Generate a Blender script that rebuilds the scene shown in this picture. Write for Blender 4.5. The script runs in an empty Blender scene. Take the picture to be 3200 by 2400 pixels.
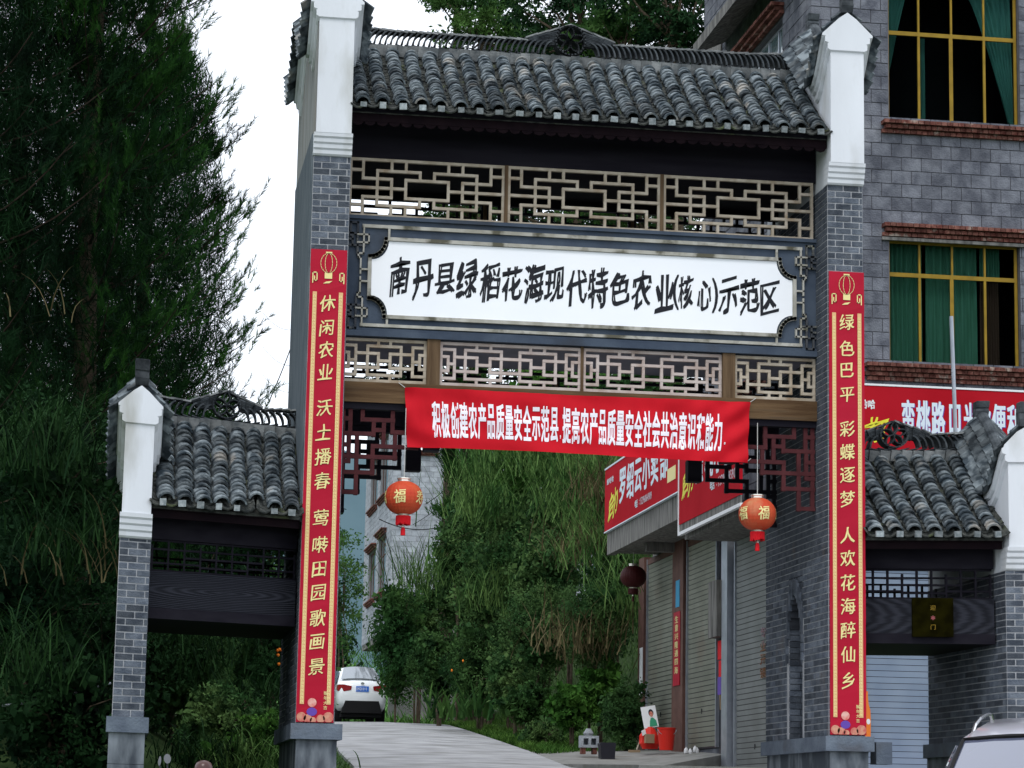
import bpy, math, random
import numpy as np
from mathutils import Matrix, Vector
random.seed(7); RS = np.random.RandomState(11)
sc = bpy.context.scene
COL = sc.collection

# ------------------------------------------------------------------ camera, sky, sun
F_PX, YAW, PIT, ROL = 7906.99, 0.1517, 0.1687, 0.0184
CAM = Vector((-1.6626, -23.9193, -0.8102))
_cy, _sy = math.cos(YAW), math.sin(YAW)
FW = Vector((_sy*math.cos(PIT), _cy*math.cos(PIT), math.sin(PIT)))
_r = Vector((_cy, -_sy, 0)); _u = _r.cross(FW)
RT = math.cos(ROL)*_r + math.sin(ROL)*_u
UP = -math.sin(ROL)*_r + math.cos(ROL)*_u
cd = bpy.data.cameras.new('camera'); cam = bpy.data.objects.new('camera', cd); COL.objects.link(cam)
cam.matrix_world = Matrix(((RT.x, UP.x, -FW.x, CAM.x), (RT.y, UP.y, -FW.y, CAM.y), (RT.z, UP.z, -FW.z, CAM.z), (0, 0, 0, 1)))
cd.sensor_width = 36; cd.lens = 36*F_PX/3200; cd.clip_start = .5; cd.clip_end = 6000
sc.camera = cam

SUN_EL, SUN_AZ = math.radians(58), math.radians(200)
wd = bpy.data.worlds.new('World'); sc.world = wd; wd.use_nodes = True
nt = wd.node_tree; nt.nodes.clear()
out = nt.nodes.new('ShaderNodeOutputWorld'); bg = nt.nodes.new('ShaderNodeBackground')
sky = nt.nodes.new('ShaderNodeTexSky'); sky.sky_type = 'NISHITA'; sky.sun_disc = False
sky.sun_elevation = SUN_EL; sky.sun_rotation = SUN_AZ
mx = nt.nodes.new('ShaderNodeMix'); mx.data_type = 'RGBA'; mx.inputs[0].default_value = .86
mx.inputs[7].default_value = (8.9, 9.35, 10.1, 1)
nt.links.new(sky.outputs[0], mx.inputs[6]); nt.links.new(mx.outputs[2], bg.inputs[0])
bg.inputs[1].default_value = .105; nt.links.new(bg.outputs[0], out.inputs[0])
sl = bpy.data.lights.new('sun', 'SUN'); sl.energy = .9; sl.angle = math.radians(22); sl.color = (1, .97, .93)
so = bpy.data.objects.new('sun', sl); COL.objects.link(so)
sd = Vector((math.sin(SUN_AZ)*math.cos(SUN_EL), math.cos(SUN_AZ)*math.cos(SUN_EL), math.sin(SUN_EL)))
so.rotation_euler = sd.to_track_quat('Z', 'Y').to_euler(); so.location = (0, -10, 40)
sc.view_settings.view_transform = 'Standard'; sc.view_settings.look = 'None'
sc.view_settings.exposure = .68; sc.view_settings.gamma = 1; sc.view_settings.use_curve_mapping = False

# ------------------------------------------------------------------ materials
def mat(name, c1, c2=None, scale=6., rough=.8, bump=0., bscale=None, rnd=0., metal=0., spec=.18, detail=5., stretch=(1, 1, 1), contrast=(.35, .65), c3=None, s3=1., t3=(.55, .7), emit=0, coat=0, rgb=False, sheen=0):
    """noise-blended colours on world position, a third colour as stains, per-object brightness"""
    m = bpy.data.materials.new(name); m.use_nodes = True; n = m.node_tree; b = n.nodes['Principled BSDF']
    L = n.links.new
    b.inputs['Roughness'].default_value = rough; b.inputs['Metallic'].default_value = metal
    b.inputs['Specular IOR Level'].default_value = spec
    if coat: b.inputs['Coat Weight'].default_value = coat; b.inputs['Coat Roughness'].default_value = .05
    geo = n.nodes.new('ShaderNodeNewGeometry'); mp = n.nodes.new('ShaderNodeMapping'); mp.inputs['Scale'].default_value = stretch
    L(geo.outputs['Position'], mp.inputs['Vector'])
    col = None
    if c2 is not None:
        no = n.nodes.new('ShaderNodeTexNoise'); no.inputs['Scale'].default_value = scale; no.inputs['Detail'].default_value = detail
        L(mp.outputs[0], no.inputs['Vector'])
        rp = n.nodes.new('ShaderNodeValToRGB'); rp.color_ramp.elements[0].position = contrast[0]; rp.color_ramp.elements[1].position = contrast[1]
        rp.color_ramp.elements[0].color = (*c1, 1); rp.color_ramp.elements[1].color = (*c2, 1)
        L(no.outputs['Fac'], rp.inputs[0]); col = rp.outputs[0]
        if c3 is not None:
            n3 = n.nodes.new('ShaderNodeTexNoise'); n3.inputs['Scale'].default_value = s3; n3.inputs['Detail'].default_value = 6
            L(mp.outputs[0], n3.inputs['Vector'])
            r3 = n.nodes.new('ShaderNodeValToRGB'); r3.color_ramp.elements[0].position = t3[0]; r3.color_ramp.elements[1].position = t3[1]
            L(n3.outputs['Fac'], r3.inputs[0])
            m3 = n.nodes.new('ShaderNodeMix'); m3.data_type = 'RGBA'; L(r3.outputs[0], m3.inputs[0]); L(col, m3.inputs[6]); m3.inputs[7].default_value = (*c3, 1)
            col = m3.outputs[2]
    if rnd:
        oi = n.nodes.new('ShaderNodeObjectInfo'); mr = n.nodes.new('ShaderNodeMapRange')
        mr.inputs[3].default_value = 1-rnd; mr.inputs[4].default_value = 1+rnd
        L(oi.outputs['Random'], mr.inputs[0])
        vm = n.nodes.new('ShaderNodeVectorMath'); vm.operation = 'SCALE'
        if col is None: vm.inputs[0].default_value = c1
        else: L(col, vm.inputs[0])
        L(mr.outputs[0], vm.inputs['Scale']); col = vm.outputs[0]
    if col is None: b.inputs['Base Color'].default_value = (*c1, 1)
    else: L(col, b.inputs['Base Color'])
    if emit: b.inputs['Emission Color'].default_value = (*c1, 1); b.inputs['Emission Strength'].default_value = emit
    if bump:
        nb = n.nodes.new('ShaderNodeTexNoise'); nb.inputs['Scale'].default_value = bscale or scale*5; nb.inputs['Detail'].default_value = 4
        L(mp.outputs[0], nb.inputs['Vector'])
        bu = n.nodes.new('ShaderNodeBump'); bu.inputs['Strength'].default_value = bump; bu.inputs['Distance'].default_value = .02
        L(nb.outputs['Fac'], bu.inputs['Height']); L(bu.outputs[0], b.inputs['Normal'])
    return m

def leafmat(name, c1, c2, scale=.8, trans=.22, rough=.8):
    m = mat(name, c1, c2, scale=scale, rough=rough, contrast=(.38, .62), spec=.07, c3=tuple(x*.45 for x in c1), s3=scale*3.1, t3=(.5, .62))
    n = m.node_tree; b = n.nodes['Principled BSDF']; o = n.nodes['Material Output']
    tr = n.nodes.new('ShaderNodeBsdfTranslucent'); ms = n.nodes.new('ShaderNodeMixShader'); ms.inputs[0].default_value = trans
    src = b.inputs['Base Color'].links[0].from_socket; n.links.new(src, tr.inputs[0])
    n.links.new(b.outputs[0], ms.inputs[1]); n.links.new(tr.outputs[0], ms.inputs[2]); n.links.new(ms.outputs[0], o.inputs[0])
    return m

M = {}
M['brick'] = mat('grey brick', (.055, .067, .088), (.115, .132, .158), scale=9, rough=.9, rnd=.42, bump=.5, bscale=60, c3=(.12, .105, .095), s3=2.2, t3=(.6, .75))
M['mortar'] = mat('pale mortar', (.44, .45, .47), (.32, .33, .35), scale=5, rough=.95, bump=.3, bscale=80)
M['plaster'] = mat('white plaster', (.70, .73, .77), (.62, .645, .68), scale=1.6, rough=.85, bump=.15, bscale=14, c3=(.34, .34, .30), s3=2.6, t3=(.50, .80), stretch=(1, 1, .35))
M['sidewash'] = mat('weathered plaster', (.19, .20, .19), (.30, .31, .30), scale=4, rough=.9, stretch=(2, 2, .3), bump=.2, c3=(.2, .18, .15), s3=2)
M['nicheshade'] = mat('niche brick with shade', (.03, .034, .042), (.055, .06, .072), scale=9, rough=.95)  # brick darkened so the shade inside the niche is in the colour
M['slate'] = mat('dark slate wash', (.07, .09, .105), (.13, .155, .17), scale=5, rough=.9, stretch=(3, 3, .4), bump=.3)
M['tile'] = mat('grey clay roof tile', (.028, .038, .046), (.145, .168, .18), scale=9, detail=2, rough=.72, rnd=.55, bump=.3, bscale=70, contrast=(.40, .62), c3=(.25, .235, .21), s3=3.3, t3=(.6, .72))
M['pan'] = mat('mossy pan tile', (.022, .026, .026), (.085, .09, .082), scale=12, rough=.9, bump=.6, bscale=50, c3=(.10, .12, .06), s3=4, t3=(.6, .7))
M['tiledark'] = mat('dark ridge tile', (.022, .027, .032), (.07, .08, .088), scale=9, rough=.8, rnd=.35, bump=.3)
M['tilepale'] = mat('pale ridge capping', (.09, .10, .105), (.24, .25, .25), scale=8, rough=.85, rnd=.3, bump=.3)
M['endcap'] = mat('pale mortar end plug', (.16, .19, .20), (.32, .35, .36), scale=30, rough=.9, rnd=.45)
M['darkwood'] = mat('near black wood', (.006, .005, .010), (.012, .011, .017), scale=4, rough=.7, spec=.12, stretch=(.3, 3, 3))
M['maroon'] = mat('dark maroon board', (.006, .003, .005), (.010, .005, .007), scale=5, rough=.8, spec=.08, rnd=.1)
M['ceiling'] = mat('grey painted soffit', (.20, .20, .24), (.26, .25, .30), scale=2, rough=.8)
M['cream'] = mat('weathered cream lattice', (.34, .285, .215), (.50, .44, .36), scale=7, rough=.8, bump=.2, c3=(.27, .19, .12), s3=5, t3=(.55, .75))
M['pinkcream'] = mat('pinkish lattice paint', (.42, .34, .31), (.52, .45, .42), scale=7, rough=.8, c3=(.30, .22, .18), s3=4, t3=(.58, .75))
M['redlattice'] = mat('dark red lattice paint', (.055, .013, .016), (.085, .022, .025), scale=6, rough=.7, spec=.15)
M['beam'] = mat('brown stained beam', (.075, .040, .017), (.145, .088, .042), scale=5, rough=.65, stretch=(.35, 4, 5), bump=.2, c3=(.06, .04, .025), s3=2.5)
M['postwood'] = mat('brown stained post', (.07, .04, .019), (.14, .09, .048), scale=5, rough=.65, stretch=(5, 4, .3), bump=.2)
M['blueboard'] = mat('blue grey board', (.040, .056, .085), (.066, .088, .122), scale=3, rough=.7, bump=.2, c3=(.035, .04, .05), s3=1.6, t3=(.5, .7))
M['trim'] = mat('stained stone trim', (.30, .29, .245), (.46, .45, .41), scale=5, rough=.85, bump=.2, c3=(.10, .095, .07), s3=4.5, t3=(.5, .62))
M['trimdark'] = mat('dark fret carving', (.04, .045, .055), (.09, .095, .10), scale=5, rough=.8, c3=(.28, .28, .22), s3=6, t3=(.6, .68))
M['signwhite'] = mat('sign white', (.88, .90, .93), (.84, .87, .91), scale=1, rough=.35)
M['ink'] = mat('black lettering', (.010, .011, .016), rough=.4)
M['red'] = mat('printed red', (.42, .003, .026), (.36, .002, .020), scale=1.3, rough=.45)
M['clothred'] = mat('red banner cloth', (.52, .004, .014), (.45, .003, .011), scale=2, rough=.75)
M['clothwhite'] = mat('white print', (.86, .82, .88), rough=.7)
M['gold'] = mat('pale gold print', (.78, .68, .30), rough=.5)
M['goldrim'] = mat('tan border print', (.70, .42, .20), rough=.5)
M['stone'] = mat('blue grey plinth stone', (.085, .105, .14), (.14, .17, .21), scale=4, rough=.75, bump=.4, bscale=40, c3=(.09, .10, .12), s3=3)
M['marble'] = mat('veined grey stone', (.05, .06, .075), (.24, .27, .30), scale=3.2, detail=9, rough=.7, stretch=(1.6, 1.6, .5), bump=.2, contrast=(.45, .72))
M['block'] = mat('grey concrete block', (.25, .27, .30), (.38, .41, .445), scale=4, rough=.95, rnd=.18, bump=.6, bscale=45, c3=(.40, .41, .44), s3=1.3, t3=(.6, .75))
M['blockdark'] = mat('violet grey block', (.082, .088, .108), (.17, .18, .208), scale=5, rough=.95, rnd=.13, bump=.6, bscale=40, c3=(.25, .26, .29), s3=1.6, t3=(.58, .75))
M['blockmortar'] = mat('block mortar', (.12, .12, .14), (.16, .16, .18), scale=6, rough=.95)
M['housemortar'] = mat('pale block mortar', (.22, .23, .24), (.28, .28, .29), scale=6, rough=.95)
M['redbrick'] = mat('red brick sill', (.095, .028, .022), (.19, .085, .066), scale=14, rough=.9, rnd=.35, bump=.4, c3=(.32, .26, .22), s3=5, t3=(.6, .7))
M['concrete'] = mat('streaked concrete', (.10, .097, .092), (.24, .235, .22), scale=5, rough=.9, stretch=(3, 3, .35), bump=.3, c3=(.07, .07, .065), s3=3)
M['road'] = mat('pale concrete road', (.27, .275, .285), (.38, .385, .395), scale=2.6, detail=9, rough=.9, bump=.35, bscale=25, c3=(.17, .17, .165), s3=1.3, t3=(.48, .72))
M['slab'] = mat('pavement concrete', (.17, .17, .16), (.24, .24, .23), scale=3, rough=.9, bump=.4, c3=(.16, .15, .13), s3=1.2)
M['soil'] = mat('brown soil', (.055, .045, .032), (.09, .078, .055), scale=3, rough=1, bump=.6)
M['turf'] = mat('dark turf', (.028, .055, .016), (.05, .09, .028), scale=1.5, rough=1, bump=.6)
M['yellow'] = mat('yellow window frame', (.30, .19, .020), (.22, .14, .014), scale=5, rough=.5)
M['glass'] = mat('dark window glass', (.012, .014, .02), rough=.06, spec=.6)
M['curtain'] = mat('green curtain', (.10, .27, .17), (.15, .36, .25), scale=3, rough=.85, stretch=(6, 6, .4))
M['teal'] = mat('teal curtain', (.12, .32, .28), (.18, .44, .38), scale=3, rough=.85, stretch=(6, 6, .4))
M['brownc'] = mat('brown curtain', (.14, .075, .055), rough=.9)
M['cream2'] = mat('olive cream shutter', (.20, .21, .17), (.25, .26, .215), scale=2, rough=.55, rnd=.06, c3=(.22, .2, .16), s3=.9)
M['greyshut'] = mat('grey green shutter', (.20, .215, .21), (.25, .265, .265), scale=2, rough=.5, rnd=.06)
M['blueshut'] = mat('pale blue shutter', (.25, .31, .42), (.30, .36, .47), scale=2, rough=.45, rnd=.05, metal=.15)
M['steel'] = mat('galvanised steel', (.34, .37, .42), (.42, .45, .50), scale=6, rough=.4, metal=.7)
M['signred'] = mat('faded shop sign red', (.42, .012, .022), (.36, .008, .016), scale=1, rough=.8, spec=.03)
M['signblue'] = mat('shop sign pale print', (.66, .74, .82), rough=.5)
M['signyel'] = mat('shop sign yellow', (.75, .68, .05), rough=.5)
M['lantern'] = mat('orange red lantern silk', (.54, .085, .032), (.48, .045, .020), scale=6, rough=.6, c3=(.50, .21, .10), s3=3)
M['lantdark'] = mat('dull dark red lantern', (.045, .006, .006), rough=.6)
M['goldmetal'] = mat('silver gilt cap', (.72, .68, .60), rough=.3, metal=.8)
M['fringe'] = mat('red fringe', (.62, .012, .02), rough=.8)
M['rope'] = mat('grey cord', (.5, .5, .48), rough=.8)
M['wire'] = mat('dark wire', (.02, .02, .022), rough=.6)
M['bark'] = mat('brown bark', (.06, .045, .032), (.11, .085, .06), scale=8, rough=1, bump=.8)
M['darkbark'] = mat('dark twig bark', (.022, .017, .012), (.04, .03, .022), scale=8, rough=1)
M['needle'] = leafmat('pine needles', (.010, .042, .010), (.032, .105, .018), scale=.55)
M['needle2'] = leafmat('shade toned pine needles', (.004, .016, .007), (.010, .036, .011), scale=.6)  # crown shade and the dim left side put into the needle colour
M['leaf'] = leafmat('broad leaves', (.028, .085, .026), (.075, .155, .038), scale=.5, trans=.35)
M['leafdark'] = leafmat('dark broad leaves', (.007, .026, .011), (.022, .062, .020), scale=.7)
M['midleaf'] = leafmat('mid green leaves', (.020, .062, .020), (.062, .13, .038), scale=.9)
M['leafbright'] = leafmat('bright green leaves', (.04, .125, .022), (.085, .20, .035), scale=1.2)
M['shrubleaf'] = leafmat('grey green shrub leaves', (.032, .09, .028), (.10, .175, .055), scale=1.5)
M['grass'] = leafmat('grass blades', (.036, .098, .024), (.125, .215, .062), scale=1.1)
M['drygrass'] = leafmat('dry grass blades', (.075, .062, .030), (.15, .13, .065), scale=1.1)
M['verge'] = leafmat('verge grass blades', (.045, .12, .02), (.11, .21, .04), scale=1.1)
M['darkgrass'] = leafmat('dull grass blades', (.007, .026, .009), (.022, .058, .017), scale=1.1)
M['hill'] = mat('haze tinted wooded hill', (.06, .105, .125), (.075, .125, .145), scale=.02, rough=1)  # blue of the distant haze mixed into the hill colour
M['hillgreen'] = mat('green far slope', (.05, .13, .035), (.09, .19, .05), scale=.08, rough=1)
M['carwhite'] = mat('white car paint', (.78, .81, .83), rough=.25, coat=.8)
M['carsilver'] = mat('silver car paint', (.50, .49, .55), rough=.28, metal=.45, coat=.8)
M['carglass'] = mat('car glass', (.05, .06, .085), rough=.04, spec=1.0)
M['rearglass'] = mat('sky filled rear glass', (.30, .33, .36), rough=.05, spec=1.0, metal=.5)
M['blackrub'] = mat('black rubber', (.012, .012, .013), rough=.8)
M['lampred'] = mat('red lamp glass', (.25, .012, .016), rough=.12, coat=1)
M['plateblue'] = mat('blue number plate', (.03, .16, .62), rough=.4)
M['chrome'] = mat('chrome', (.75, .76, .78), rough=.15, metal=1)
M['bucket'] = mat('red plastic', (.65, .03, .02), rough=.4)
M['black'] = mat('black plastic', (.02, .02, .028), rough=.4)
M['cardboard'] = mat('cardboard', (.30, .22, .14), rough=.9)
M['white'] = mat('white card', (.75, .76, .78), rough=.6)
M['peach'] = mat('pale peach print', (.72, .42, .36), (.62, .16, .14), scale=22, rough=.6)
M['skin'] = mat('peach print', (.58, .30, .20), (.50, .12, .10), scale=24, rough=.6)
M['blue'] = mat('blue print', (.05, .30, .50), rough=.6)
M['purple'] = mat('violet print', (.12, .06, .35), rough=.6)
M['orange'] = mat('orange print', (.75, .20, .03), rough=.5)
M['flower'] = mat('orange flower', (.85, .22, .02), rough=.7)
M['green'] = mat('green print', (.04, .28, .16), rough=.6)
M['plaque'] = mat('olive gilt plaque', (.005, .0045, .001), (.011, .010, .0015), scale=8, rough=.9, spec=.0)  # darkened olive; the gloom of the right side gate is in the colour
M['brown'] = mat('brown door frame', (.10, .05, .04), (.14, .075, .06), scale=4, rough=.7)
M['helmet'] = mat('copper brown helmet', (.05, .012, .008), rough=.3, spec=.5)
M['mirrorgrey'] = mat('dull mirror shell', (.16, .165, .18), rough=.5)
M['mirror'] = mat('mirror glass', (.8, .8, .82), rough=.03, metal=1)

# ------------------------------------------------------------------ mesh helpers
WM = {}
def fin(o, parent=None, MW=None, kind=None, label=None, cat=None, group=None):
    COL.objects.link(o)
    MW = MW or Matrix.Identity(4)
    if parent is not None:
        o.parent = parent; o.matrix_parent_inverse = WM[parent.name].inverted_safe()
    o.matrix_basis = MW; WM[o.name] = MW
    if kind: o['kind'] = kind
    if label: o['label'] = label
    if cat: o['category'] = cat
    if group: o['group'] = group
    return o
def thing(name, loc, label, cat, group=None):
    return fin(bpy.data.objects.new(name, None), MW=Matrix.Translation(loc), label=label, cat=cat, group=group)
def mesh(name, v, f, m, smooth=False):
    me = bpy.data.meshes.new(name); me.from_pydata([tuple(a) for a in v], [], f)
    if m is not None: me.materials.append(m)
    if smooth:
        me.polygons.foreach_set('use_smooth', [True]*len(me.polygons))
    me.update(); return me
def npmesh(name, V, nper, m, smooth=False):
    """V: (n, nper, 3) polygons"""
    n = len(V); me = bpy.data.meshes.new(name)
    me.vertices.add(n*nper); me.vertices.foreach_set('co', V.reshape(-1).astype(np.float32))
    me.loops.add(n*nper); me.loops.foreach_set('vertex_index', np.arange(n*nper, dtype=np.int32))
    me.polygons.add(n); me.polygons.foreach_set('loop_start', np.arange(0, n*nper, nper, dtype=np.int32))
    me.polygons.foreach_set('loop_total', np.full(n, nper, dtype=np.int32))
    if isinstance(m, list):
        for a in m: me.materials.append(a)
    else: me.materials.append(m)
    me.update(calc_edges=True); return me
BOXF = [(0, 3, 2, 1), (4, 5, 6, 7), (0, 1, 5, 4), (1, 2, 6, 5), (2, 3, 7, 6), (3, 0, 4, 7)]
ident = lambda p: p
class MB:
    def __init__(s, T=ident): s.v = []; s.f = []; s.T = T
    def add(s, v, f):
        k = len(s.v); s.v += [s.T(Vector(a)) for a in v]; s.f += [tuple(i+k for i in q) for q in f]; return s
    def box(s, a, b):
        x0, y0, z0 = a; x1, y1, z1 = b
        return s.add([(x0, y0, z0), (x1, y0, z0), (x1, y1, z0), (x0, y1, z0), (x0, y0, z1), (x1, y0, z1), (x1, y1, z1), (x0, y1, z1)], BOXF)
    def obox(s, c, X, Y, Z):
        c, X, Y, Z = Vector(c), Vector(X)/2, Vector(Y)/2, Vector(Z)/2
        return s.add([c-X-Y-Z, c+X-Y-Z, c+X+Y-Z, c-X+Y-Z, c-X-Y+Z, c+X-Y+Z, c+X+Y+Z, c-X+Y+Z], BOXF)
    def bar(s, p, q, w, d, n=(0, -1, 0)):
        """flat bar in the facade from p to q, w wide, d deep"""
        p, q = Vector(p), Vector(q); X = q-p; L = X.length
        if L < 1e-6: return s
        X = X/L; N = Vector(n); Z = N.cross(X).normalized()
        return s.obox((p+q)/2, X*(L+w*.999), N*d, Z*w)
    def tube(s, pts, r, n=6, cap=True):
        pts = [Vector(p) for p in pts]; rs = r if hasattr(r, '__len__') else [r]*len(pts); V = []; Fc = []
        for i, p in enumerate(pts):
            d = (pts[min(i+1, len(pts)-1)]-pts[max(i-1, 0)]).normalized()
            a = d.orthogonal().normalized() if abs(d.z) < .9 else d.cross(Vector((0, 1, 0))).normalized(); b = d.cross(a)
            for k in range(n):
                t = 2*math.pi*k/n; V.append(p+(a*math.cos(t)+b*math.sin(t))*rs[i])
        for i in range(len(pts)-1):
            for k in range(n): Fc.append((i*n+k, i*n+(k+1) % n, (i+1)*n+(k+1) % n, (i+1)*n+k))
        if cap: Fc += [tuple(range(n))[::-1], tuple((len(pts)-1)*n+k for k in range(n))]
        return s.add(V, Fc)
    def lathe(s, c, prof, n=20, ax=None):
        V = []; Fc = []
        for (r, z) in prof:
            for k in range(n):
                t = 2*math.pi*k/n; V.append((c[0]+r*math.cos(t), c[1]+r*math.sin(t), c[2]+z))
        for i in range(len(prof)-1):
            for k in range(n): Fc.append((i*n+k, i*n+(k+1) % n, (i+1)*n+(k+1) % n, (i+1)*n+k))
        Fc += [tuple(range(n))[::-1], tuple((len(prof)-1)*n+k for k in range(n))]
        return s.add(V, Fc)
    def prism(s, poly, d):
        """poly: closed ring of 3D points, d: extrusion vector"""
        n = len(poly); d = Vector(d); V = [Vector(p) for p in poly]+[Vector(p)+d for p in poly]
        return s.add(V, [tuple(range(n))[::-1], tuple(range(n, 2*n))]+[(i, (i+1) % n, n+(i+1) % n, n+i) for i in range(n)])
    def loft(s, rings, closed=True, caps=True):
        n = len(rings[0]); V = [p for r in rings for p in r]; Fc = []
        for i in range(len(rings)-1):
            for k in range(n if closed else n-1):
                Fc.append((i*n+k, i*n+(k+1) % n, (i+1)*n+(k+1) % n, (i+1)*n+k))
        if caps: Fc += [tuple(range(n))[::-1], tuple((len(rings)-1)*n+k for k in range(n))]
        return s.add(V, Fc)
    def build(s, name, m, parent=None, smooth=False, **kw):
        return fin(bpy.data.objects.new(name, mesh(name, s.v, s.f, m, smooth)), parent, **kw)

UNIT = {}
def unitbox(m):
    k = m.name
    if k not in UNIT:
        c = .04; me = MB(); me.obox((0, 0, 0), (1, 0, 0), (0, 1, 0), (0, 0, 1)); UNIT[k] = mesh('block', me.v, me.f, m)
    return UNIT[k]
def basis(o, X, Y, Z):
    return Matrix(((X[0], Y[0], Z[0], o[0]), (X[1], Y[1], Z[1], o[1]), (X[2], Y[2], Z[2], o[2]), (0, 0, 0, 1)))

def wall_pieces(parent, name, O, U, N, W, z0, z1, bl, bh, gap, m, proud=.003, skip=None, T=ident, nind=0, pref=None, stuff='brickwork', depth=.02, jit=.001, half=True, offs=0.):
    """running bond pieces on a wall face. O: face corner, U: unit along, N: outward normal. pref(u, z): lower shows larger"""
    O, U, N = Vector(O), Vector(U), Vector(N); P = []
    row = 0; z = z0
    while z < z1-.01:
        h = min(bh, z1-z); u = -(bl*.5 if (row % 2 and half) else 0)+offs
        while u < W-.001:
            a, b = max(u, 0), min(u+bl, W)
            if b-a > .02:
                segs = [(a, b)]
                if skip: segs = skip(a, b, z, z+h)
                for (a2, b2) in segs:
                    if b2-a2 > .015: P.append((a2, b2, z, z+h))
            u += bl
        z += bh; row += 1
    if pref: P.sort(key=lambda q: pref((q[0]+q[1])/2, (q[2]+q[3])/2))
    mb = MB(T)
    for i, (a, b, c, d) in enumerate(P):
        pr = proud+random.uniform(-jit, jit)
        cen = O+U*((a+b)/2)+Vector((0, 0, (c+d)/2))+N*(pr-depth/2)
        if i < nind:
            X = T(cen+U*.05)*10-T(cen-U*.05)*10; Zv = Vector((0, 0, 1)); Y = Zv.cross(X).normalized(); Y = Y if Y.dot(N) > 0 else -Y
            fin(bpy.data.objects.new(name, unitbox(m)), parent, basis(T(cen), X*(b-a-gap), Y*depth, Zv*(d-c-gap)))
        else: mb.obox(cen, U*(b-a-gap), N*depth, Vector((0, 0, d-c-gap)))
    if mb.v: mb.build(stuff, m, parent, kind='stuff')
    return len(P)

FONT_CACHE = {}
def glyph(ch, off=0.):
    """flat glyph outline triangles, normalised to height about 1, centred"""
    k = (ch, off)
    if k not in FONT_CACHE:
        cu = bpy.data.curves.new('t', 'FONT'); cu.body = ch; cu.size = 1; cu.offset = off; cu.resolution_u = 3; cu.fill_mode = 'FRONT'
        ob = bpy.data.objects.new('t', cu); COL.objects.link(ob)
        bpy.context.view_layer.update()
        me = bpy.data.meshes.new_from_object(ob.evaluated_get(bpy.context.evaluated_depsgraph_get()))
        v = np.array([p.co[:] for p in me.vertices]).reshape(-1, 3); f = [tuple(p.vertices) for p in me.polygons]
        bpy.data.objects.remove(ob); bpy.data.curves.remove(cu); bpy.data.meshes.remove(me)
        if len(v):
            c = (v[:, :2].min(0)+v[:, :2].max(0))/2
            v[:, :2] -= c
        FONT_CACHE[k] = (v, f)
    return FONT_CACHE[k]
def text(name, items, m, parent, mapf, off=0., brush=0., thick=.0, dn=(0, -.0004, 0)):
    """items: (char, u, v, width, height); mapf(u, v) -> world point; off: stroke weight as a share of the em"""
    V = []; Fc = []; dn = Vector(dn)
    copies = [(0, 0)] if off <= 0 else [(-off, -off*.5), (off, -off*.5), (-off, off*.5), (off, off*.5)]
    for (ch, u, v, w, h) in items:
        g, f = glyph(ch)
        if not len(g): continue
        ext = .93 if ord(ch) > 0x2000 else .75
        ph = (u*7.3) % 6
        for ci, (ox, oy) in enumerate(copies):
            k = len(V)
            for p in g:
                x, y = (p[0]+ox*(.35 if ch in '()' else 1))/(ext if ch not in '()' else .42), (p[1]+oy)/(ext if ch not in '()' else 1.)
                if brush and ch not in '()':
                    y += brush*(x*.9)+.02*math.sin(7*x+ph); x += brush*.35*y+.025*math.sin(6*y+ph)+brush*.25*y*x
                    x += ox*.9*math.sin(9*y+ph); y += oy*1.2*math.sin(8*x+ph*2)
                V.append(mapf(u+x*w, v+y*h)+dn*ci)
            Fc += [tuple(i+k for i in q) for q in f]
    me = mesh(name, V, Fc, m)
    return fin(bpy.data.objects.new(name, me), parent, kind=None)

# ------------------------------------------------------------------ setting: ground, road
ROAD = [(-40, -2.5, 6.2), (-24, -2.2, 6.2), (-6, .1, 5.4), (0, .5, 5.1), (3, .6, 5.1), (12, 1.70, 4.95), (18, 2.0, 5.40), (21, 2.2, 5.62), (26, 2.5, 5.92), (35, 3.2, 6.42), (41.5, 3.6, 6.68), (50, 4.0, 6.9), (62, 4.2, 6.8), (75, 3.2, 6.2), (95, 1.0, 4.6), (120, -2, 2)]
def lerp(tab, y, i):
    if y <= tab[0][0]: return tab[0][i]
    for a, b in zip(tab, tab[1:]):
        if y <= b[0]:
            t = (y-a[0])/(b[0]-a[0]); return a[i]+(b[i]-a[i])*t
    return tab[-1][i]
BASE = [(-200, -2.6), (-24, -2.41), (0, -.9), (40, 1.39), (42, 1.46), (50, 1.46), (70, 1.7), (95, 2.4), (130, 4), (400, 8), (3000, 8)]
def base(y): return lerp(BASE, y, 1)
def smooth01(t): t = min(max(t, 0), 1); return t*t*(3-2*t)
def ground(x, y):
    z = base(y); xl = lerp(ROAD, y, 1); xr = lerp(ROAD, y, 2)
    if y > 21.5:
        d = x-(xr+.8)
        if d > 0: z += 6.0*smooth01(d/6.5)*smooth01((y-21.5)/5)*(1-smooth01((y-44)/9))
    if y > 1:
        d = (xl-.9)-x
        if d > 0: z += 3.2*smooth01(d/6)*smooth01((y-1)/4)*(1-smooth01((y-100)/40))
    elif x < -2.4:
        z += .8*smooth01((-2.4-x)/4)*smooth01((y+14)/10)
    if x < -.4 and y < 12: z += .15
    return z
def sheet(name, xs, ys, zf, m, kind='structure'):
    V = [(x, y, zf(x, y)) for y in ys for x in xs]; n = len(xs)
    Fc = [(j*n+i, j*n+i+1, (j+1)*n+i+1, (j+1)*n+i) for j in range(len(ys)-1) for i in range(n-1)]
    return fin(bpy.data.objects.new(name, mesh(name, V, Fc, m, True)), kind=kind)
xs = [-2500, -600, -150, -60, -30]+[-20+i*1.0 for i in range(61)]+[50, 90, 200, 700, 2500]
ys = [-600, -200, -80, -40]+[-30+i*1.0 for i in range(131)]+[115, 140, 200, 400, 1000, 3000]
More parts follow.
